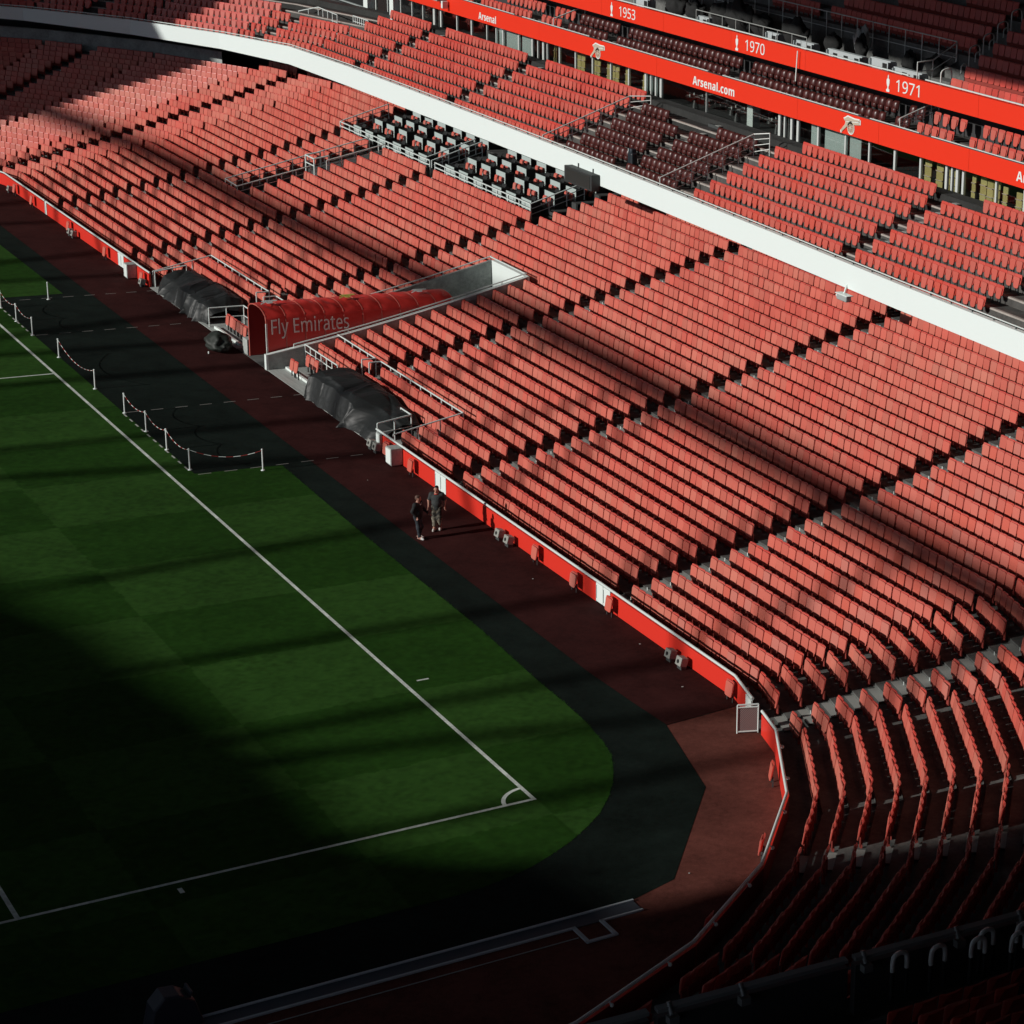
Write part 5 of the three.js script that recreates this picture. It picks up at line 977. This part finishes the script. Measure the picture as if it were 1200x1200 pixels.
// ---------------------------------------------------------------- upper tier and its camera platform
{
  const top = (i) => 15.84 + 0.545 * i + 0.006 * i * i, vR = (i) => -36.5 - 0.81 * i, q = new Quads();
  for (let i = -1; i < 14; i++) {
    const h = (i < 0 ? 14.95 : top(i) - 0.84), a = i < 0 ? -35.86 : vR(i) + 0.55, b = i < 0 ? vR(0) + 0.55 : vR(i + 1) + 0.55, h0 = i < 1 ? 14.5 : top(i - 1) - 0.84;
    const s = i < 3 ? [[14, 35.9]] : [[14, 100]];
    for (const [x, y] of s) q.add(P(x, a, h0), P(y, a, h0), P(y, a, h), P(x, a, h)).add(P(x, a, h), P(y, a, h), P(y, b, h), P(x, b, h));
  }
  q.add(P(35.9, -35.86, 14.98), P(100, -35.86, 14.98), P(100, -38.45, 14.98), P(35.9, -38.45, 14.98)).add(P(35.9, -38.4, 14.98), P(100, -38.4, 14.98), P(100, -38.4, top(3) - 0.84), P(35.9, -38.4, top(3) - 0.84)).add(P(35.9, -35.9, 14.98), P(35.9, -38.4, 14.98), P(35.9, -38.4, 16.4), P(35.9, -35.9, 14.98));
  struct('upper_terrace', q.geo(), std({ map: grain(512, 4, 0.12, 0.125, 0.12, 0.4), roughness: 0.85 }));
  const seats = [];
  for (let i = 0; i < 14; i++) {
    seats.push(...fill(i + 1, 15, 33.7, 0.5, vR(i), top(i) - 0.84));
    if (i > 2) seats.push(...fill(i + 1, 35.1, 49, 0.5, vR(i), top(i) - 0.84), ...fill(i + 1, 50.2, 64, 0.5, vR(i), top(i) - 0.84));
  }
  massSeats('upper', seats.filter(inFrame), 'upper_tier_seats', 'rows of red seats on the shaded upper tier', 'stadium seats');
  let n = 0;
  for (const i of [0, 3, 4, 5, 2]) {                     // hooped handrails in the stairway
    const t = thing('hoop_handrail', `white hoop handrail in the upper stairway, ${ord(++n)} of the climb`, 'handrail', P(34.2, vR(i), top(i) - 0.84), 'hoop handrails of the upper stairway');
    t.userData.label = ['lowest white hoop handrail beside the sunlit upper row', 'middle white hoop handrail in the upper right stairway', 'second highest white hoop handrail in the upper stairway', 'highest white hoop handrail in the upper right corner', 'white hoop handrail partly behind the platform railing'][n - 1];
    const c = new THREE.CatmullRomCurve3([P(34.15, vR(i) + 0.3, top(i) - 0.8), P(34.15, vR(i) + 0.3, top(i) + 0.15), P(34.15, vR(i) + 0.2, top(i) + 0.32), P(34.15, vR(i) - 0.15, top(i) + 0.42), P(34.15, vR(i) - 0.3, top(i) + 0.3), P(34.15, vR(i) - 0.34, top(i) - 0.2)], false, 'catmullrom', 0.2);
    part('hoop', new THREE.TubeGeometry(c, 24, 0.035, 6), M.railDim, t);
    const d = new THREE.CatmullRomCurve3([P(34.15, vR(i) + 0.75, top(i) - 1.0), P(34.15, vR(i) + 0.74, top(i) - 0.62), P(34.15, vR(i) + 0.6, top(i) - 0.5), P(34.15, vR(i) + 0.42, top(i) - 0.55), P(34.15, vR(i) + 0.38, top(i) - 0.9)], false, 'catmullrom', 0.2);
    part('lower_hoop', new THREE.TubeGeometry(d, 20, 0.032, 6), M.railDim, t);
  }
  railing('platform_railing', 'pale railing behind the camera platform, below the shaded upper seats', [[64, -38.3, 15.9, 17.3], [36, -38.3, 15.9, 17.3]], { mat: M.railDim, mids: [0.42], gap: 1.55, r: 0.03 });
  railing('platform_railing', 'pale railing stepping down at the right end of the camera platform', [[35.95, -38.3, 15.6, 17.25], [35.95, -36.9, 15.0, 16.4], [35.95, -36.0, 15.0, 16.3]], { mat: M.railDim, mids: [0.3, 0.65], gap: 1.2 });
  railing('platform_railing', 'low pale railing along the front of the camera platform', [[58.7, -35.95, 15.5, 16.15], [46.5, -35.95, 15.5, 16.15]], { mat: paint(0.3, 0.32, 0.31, 0.5), mids: [], gap: 1.6, r: 0.024 });
  const white = paint(0.42, 0.47, 0.48, 0.6), desk = (u0, u1, h, lab) => { const t = thing('commentary_desk', lab, 'desk', P((u0 + u1) / 2, -36.6, 15), 'white desks on the camera platform'); h -= 0.12; part('front_board', rbox(u0, u1, -36.5, -36.56, 15.02, 15 + h, 0.015), white, t); for (let x = u0 + 0.3; x < u1 - 0.5; x += 1.05) part('opening', rbox(x, x + 0.42, -36.485, -36.52, 15.3, 15 + h - 0.1, 0.01), M.bracket, t); part('desk_top', rbox(u0 - 0.05, u1 + 0.05, -36.48, -36.8, 15 + h, 15.06 + h, 0.015), white, t); part('side_board', rbox(u0, u0 + 0.05, -36.36, -36.9, 15.02, 15 + h, 0.01), white, t); part('side_board', rbox(u1 - 0.05, u1, -36.36, -36.9, 15.02, 15 + h, 0.01), white, t); };
  desk(46.7, 48.6, 0.85, 'white commentary desk left of the hanging pole on the platform'); desk(41.9, 45.2, 0.82, 'long white commentary desk in the middle of the platform'); desk(39.2, 41, 0.95, 'grey-topped white desk on the platform near the right end'); desk(36.3, 38.8, 0.75, 'white desk at the right end of the camera platform'); desk(50.4, 51.6, 0.9, 'white boxed desk above the year 1970'); desk(58.2, 59.4, 0.8, 'white desk on the platform right of the year 1953'); desk(65.5, 67.3, 1.0, 'white desk on the platform above the year 1953');
  const lump = (u, v, h, w, d, hh, lab, mat = M.bracket) => { const t = thing('covered_camera', lab, 'covered equipment', P(u, v, h), 'covered equipment on the platform'); const g = new THREE.SphereGeometry(1, 32, 20), p = g.attributes.position, x = new THREE.Vector3(); for (let i = 0; i < p.count; i++) { x.fromBufferAttribute(p, i); const f = 1 + 0.28 * noise.noise(x.x * 1.6 + u, x.y * 1.6, x.z * 1.6) + 0.1 * noise.noise(x.x * 4 + u, x.y * 4, x.z * 4); p.setXYZ(i, x.x * w / 1.75 * f, (x.y * 0.5 + 0.5) * hh * 1.25 * f, x.z * d / 2 * f); } g.computeVertexNormals(); local('cover', g, mat, t); for (const s of [-1, 0, 1]) local('tripod_leg', new THREE.CylinderGeometry(0.025, 0.03, 0.5, 6).translate(s * w * 0.3, 0.1, s ? 0.1 : -0.2), M.darkGrey, t); };
  lump(57.3, -36.8, 15.3, 1.6, 1.0, 1.1, 'black covered equipment on the platform right of the year 1953'); lump(55, -36.7, 15.3, 2.2, 1.2, 1.35, 'large black covered camera on the platform left of the year 1970'); lump(52.9, -36.9, 15.3, 1.5, 1, 1.0, 'low black covered equipment left of the white boxed desk'); lump(49.1, -36.8, 15.3, 1.7, 1.1, 1.15, 'black covered camera on the platform above the year 1970'); lump(46.1, -37.3, 15.4, 1.1, 0.8, 0.8, 'small black covered equipment behind the desks'); lump(43.4, -37.4, 15.6, 1.0, 0.7, 1.1, 'grey covered camera standing tall behind the long white desk', M.grey); lump(42.8, -37, 15.5, 0.8, 0.6, 0.9, 'dark covered equipment just right of the tall grey camera'); lump(39.6, -37.9, 15.3, 0.9, 0.7, 0.8, 'dark bundle under the platform railing at right'); lump(37.3, -37.9, 15.3, 1.0, 0.8, 0.9, 'dark bundle at the right end of the platform'); lump(60.6, -36.9, 15.3, 1.6, 1, 0.9, 'dark covered equipment at the left end of the platform'); lump(62.8, -36.9, 15.3, 1.7, 1, 1.0, 'dark covered equipment near the upper edge left of the desks');
  const g2 = thing('camera_bag', 'dark bag standing on the steps between the maroon club seats', 'bag', P(54.3, -29.9, clubTop(2) - 0.84));
  local('bag_body', new RoundedBoxGeometry(0.55, 0.85, 0.4, 3, 0.12).translate(0, 0.43, 0), paint(0.012, 0.018, 0.024, 0.5), g2); local('bag_lid', new RoundedBoxGeometry(0.42, 0.3, 0.36, 3, 0.1).translate(0.04, 0.92, 0), paint(0.02, 0.03, 0.04, 0.5), g2); local('tag', new RoundedBoxGeometry(0.1, 0.16, 0.02, 1, 0.005).translate(0.1, 0.98, -0.2), M.grey, g2);
  railing('club_railing', 'steel railing left of the maroon club seats', [[61.75, -28.1, 7.5, 8.75], [61.75, -33.4, 9.6, 10.85], [60.9, -34.3, 10.1, 10.95]], { mat: M.steel, mids: [0.45, 0.72], gap: 1.0 });
  railing('club_railing', 'steel railing right of the maroon club seats', [[47.55, -28.1, 7.5, 8.85], [47.5, -33.5, 9.6, 10.95], [46.7, -34, 9.9, 11.1]], { mat: M.steel, mids: [0.3, 0.55, 0.78], gap: 1.05 });
  railing('gallery_railing', 'pale railing between maroon and red gallery seats at right', [[36.25, -35.3, 13.0, 13.5], [36.25, -37.6, 13.6, 14.35]], { mat: M.steel, mids: [0.3, 0.6], gap: 0.5 });
  railing('gallery_railing', 'pale railing between red and maroon gallery seats at upper left', [[76.1, -35.3, 13.0, 13.5], [76.1, -37.4, 13.6, 14.3]], { mat: M.rail, mids: [], gap: 2 });
  const f = thing('flood_lamp', 'grey floodlight bracketed on the lower red band at upper left', 'lamp', P(93, -35, 12.6));
  part('lamp_head', rbox(92.7, 93.9, -34.5, -34.95, 12.62, 12.86, 0.05), M.grey, f); part('arm', bar(P(92.6, -34.8, 12.6), P(92.4, -35.2, 12.3), 0.06), M.darkGrey, f); part('lamp_front', rbox(92.25, 92.5, -34.7, -35.1, 12.2, 12.7, 0.04), M.white, f);
  // glazed stair lobby at the upper left end of the club tier
  const l = thing('stair_lobby', 'grey stair lobby with landing railing at upper left', 'lobby', P(104, -33, 9));
  part('landing', box(101.8, 110.5, -31.6, -36, 9.0, 9.12), M.concreteLight, l); part('lobby_wall', box(101.8, 106.8, -35.2, -35.4, 9.1, 9.95), M.concreteLight, l); part('wall_frame', box(106.6, 107.4, -34.9, -35.4, 9.1, 12), M.white, l); part('wall_frame', box(101.9, 102.6, -35.0, -35.4, 9.1, 12), M.white, l);
  railing('lobby_railing', 'white stair railing in front of the lobby at upper left', [[110.8, -31.4, 8.6, 9.8], [109.0, -32.2, 9.1, 10.3], [105.2, -32.2, 9.1, 10.2]], { mat: M.rail, mids: [0.5], gap: 0.9 });
  railing('lobby_railing', 'pale railing on the lobby landing at upper left', [[104.8, -33.2, 9.1, 10.2], [101.9, -33.2, 9.1, 10.2]], { mat: M.rail, mids: [0.33, 0.66], gap: 0.4 });
}

// ---------------------------------------------------------------- shaded near stand at the lower right
{
  const t = thing('near_balcony', 'black balcony front with grey handrail of the shaded near stand', 'balcony front', P(-27, 4, 8.6));
  const A = [-26.3, 13.5], B = [-27.62, -5], at = (f) => [A[0] + (B[0] - A[0]) * f, A[1] + (B[1] - A[1]) * f];
  const bal = paint(0.05, 0.054, 0.054, 0.5), rail = paint(0.2, 0.215, 0.21, 0.4, 0.1);
  for (let k = 0; k < 5; k++) { const a = at(k / 5 + 0.004), b = at((k + 1) / 5 - 0.004); part('front_panel', beam(P(a[0], a[1], 8.9), P(b[0], b[1], 8.9), 0.16, 1.0), bal, t); part('handrail', beam(P(a[0], a[1], 9.52), P(b[0], b[1], 9.52), 0.16, 0.07), rail, t); }
  for (const v of [9.5, 8.2, 5.85, 3.95, 2.6, 0.8, 11.4]) { const u = A[0] + (B[0] - A[0]) * (A[1] - v) / 18.5; part('clamp', merge([box(u - 0.22, u - 0.06, v - 0.09, v + 0.09, 9.28, 9.42), bar(P(u - 0.12, v, 9.42), P(u, v, 9.62), 0.05)]), rail, t); }
  const q = new Quads(), seats = [];
  for (let i = -1; i < 20; i++) { const u0 = -27.0 - 0.93 * i, u1 = u0 - 0.93, h = 8.25 + 0.41 * i, hp = i < 0 ? 8.2 : h - 0.41; q.add(P(u0, 15, hp), P(u0, -7, hp), P(u0, -7, h), P(u0, 15, h)).add(P(u0, 15, h), P(u0, -7, h), P(u1, -7, h), P(u1, 15, h)); if (i > 0) for (let k = 0; k < 40; k++) { const v = 13.5 - k * 0.52; if (Math.abs(v - 6.9) < 0.55 || Math.abs(v - 0.6) < 0.55) continue; seats.push({ row: i, k, u: u0 - 0.72, v, h, nu: 1, nv: 0 }); } }
  q.add(P(-26.4, 15, 8.2), P(-27.7, -7, 8.2), P(-27.7, -7, 7.6), P(-26.4, 15, 7.6));
  struct('near_terrace', q.geo(), M.concrete);
  const vis = seats.filter((s) => { const [x, y] = pixel(P(s.u, s.v, s.h + 0.75)); return x > -8 && x < 1208 && y > 1000 && y < 1212; });
  vis.sort((a, b) => a.row - b.row || b.v - a.v);
  const cnt = {};
  vis.slice(0, 300).forEach((s) => { cnt[s.row] = (cnt[s.row] || 0) + 1; placeSeat('dark', s, 'shaded_chair', `dark shaded seat, ${ord(s.row)} row behind the black balcony front, ${ord(cnt[s.row])} from the left`, 'stadium seat', 'shaded seats of the near stand'); });
  massSeats('dark', vis.slice(300), 'shaded_chair_rows', 'remaining rows of dark seats in the near stand', 'stadium seats');
  const hoopAt = (x, y, lab) => {
    const ndc = new THREE.Vector3(x / 600 - 1, 1 - y / 600, 0.5).unproject(camera).sub(camera.position), f = (9.62 - camera.position.y) / ndc.y, p = camera.position.clone().addScaledVector(ndc, f);
    const h = thing('hoop_rail', lab, 'handrail', new THREE.Vector3(p.x, 8.77, p.z), 'hoop rails of the near stand');
    const c = new THREE.CatmullRomCurve3([[-0.15, 0.52], [-0.15, 0.68], [-0.12, 0.81], [0, 0.86], [0.12, 0.81], [0.15, 0.68], [0.15, 0.52]].map(([a, b]) => new THREE.Vector3(0, b, a)));
    local('hoop', new THREE.TubeGeometry(c, 32, 0.045, 8), M.steel, h); for (const s of [-1, 1]) local('foot', new THREE.CylinderGeometry(0.045, 0.045, 0.52, 10).translate(0, 0.25, 0.15 * s), M.black, h);
  };
  hoopAt(1055, 1117, 'leftmost grey hoop rail behind the black balcony front'); hoopAt(1100, 1109, 'second grey hoop rail from the left behind the black balcony front'); hoopAt(1147, 1100, 'third grey hoop rail, in front of a taller one'); hoopAt(1157, 1090, 'taller grey hoop rail just behind the third hoop'); hoopAt(1194, 1094, 'grey hoop rail at the right edge, lower one'); hoopAt(1200, 1083, 'grey hoop rail at the right edge, upper one');
}

// ---------------------------------------------------------------- behind the goal line
{
  const t = thing('board_track', 'pale double track for advertising boards lying behind the goal line', 'board track', P(-7.3, 6, 0));
  const pale = paint(0.42, 0.47, 0.5, 0.7), blue = paint(0.04, 0.05, 0.065, 0.7);
  part('base_strip', box(-7.62, -7.04, 0.42, 30, -0.004, 0.012), blue, t); part('edge_rail', box(-7.0, -7.07, 0.4, 30, 0, 0.05), pale, t); part('edge_rail', box(-7.6, -7.67, 2.37, 30, 0, 0.05), pale, t); part('edge_rail', box(-7.6, -7.67, 0.42, 1.62, 0, 0.05), pale, t);
  part('bay_edge', box(-7.6, -8.5, 2.34, 2.44, 0, 0.05), pale, t); part('bay_edge', box(-7.6, -8.5, 1.56, 1.66, 0, 0.05), pale, t); part('bay_edge', box(-8.44, -8.53, 1.56, 2.44, 0, 0.05), pale, t); part('cable', box(-8.13, -8.15, 2.5, 30, 0, 0.02), M.grey, t);
  const b = thing('board_cover', 'dark blue covered board standing at the bottom left edge', 'covered equipment', P(-6.95, 12.2, 0));
  const s = new THREE.Shape([[-0.6, 0], [0.55, 0], [0.42, 0.6], [0.2, 0.85], [-0.1, 0.82], [-0.42, 0.6]].map(([x, y]) => new THREE.Vector2(x, y)));
  const bg = new THREE.ExtrudeGeometry(s, { depth: 0.5, bevelEnabled: true, bevelThickness: 0.06, bevelSize: 0.05, bevelSegments: 3 }).rotateY(Math.PI / 2).translate(-0.25, 0, 0); local('cover', bg, paint(0.014, 0.018, 0.028, 0.6), b); local('fold', new RoundedBoxGeometry(0.5, 0.5, 0.06, 2, 0.03).rotateX(0.3).translate(0.05, 0.6, 0.35), paint(0.022, 0.028, 0.04, 0.6), b);
  // bits of litter
  const bits = []; for (const [u, v] of [[31.2, -6.6], [17.3, -7.6], [9.6, -8.1], [-6.4, -1.6], [5.5, -7.6]]) bits.push(new THREE.BoxGeometry(rr(0.03, 0.07), 0.015, rr(0.03, 0.05)).rotateY(rnd() * 3).translate(u, 0.012, -v));
  struct('litter', merge(bits), paint(0.4, 0.42, 0.4, 0.8), 'stuff');
}
renderer.render(scene, camera);
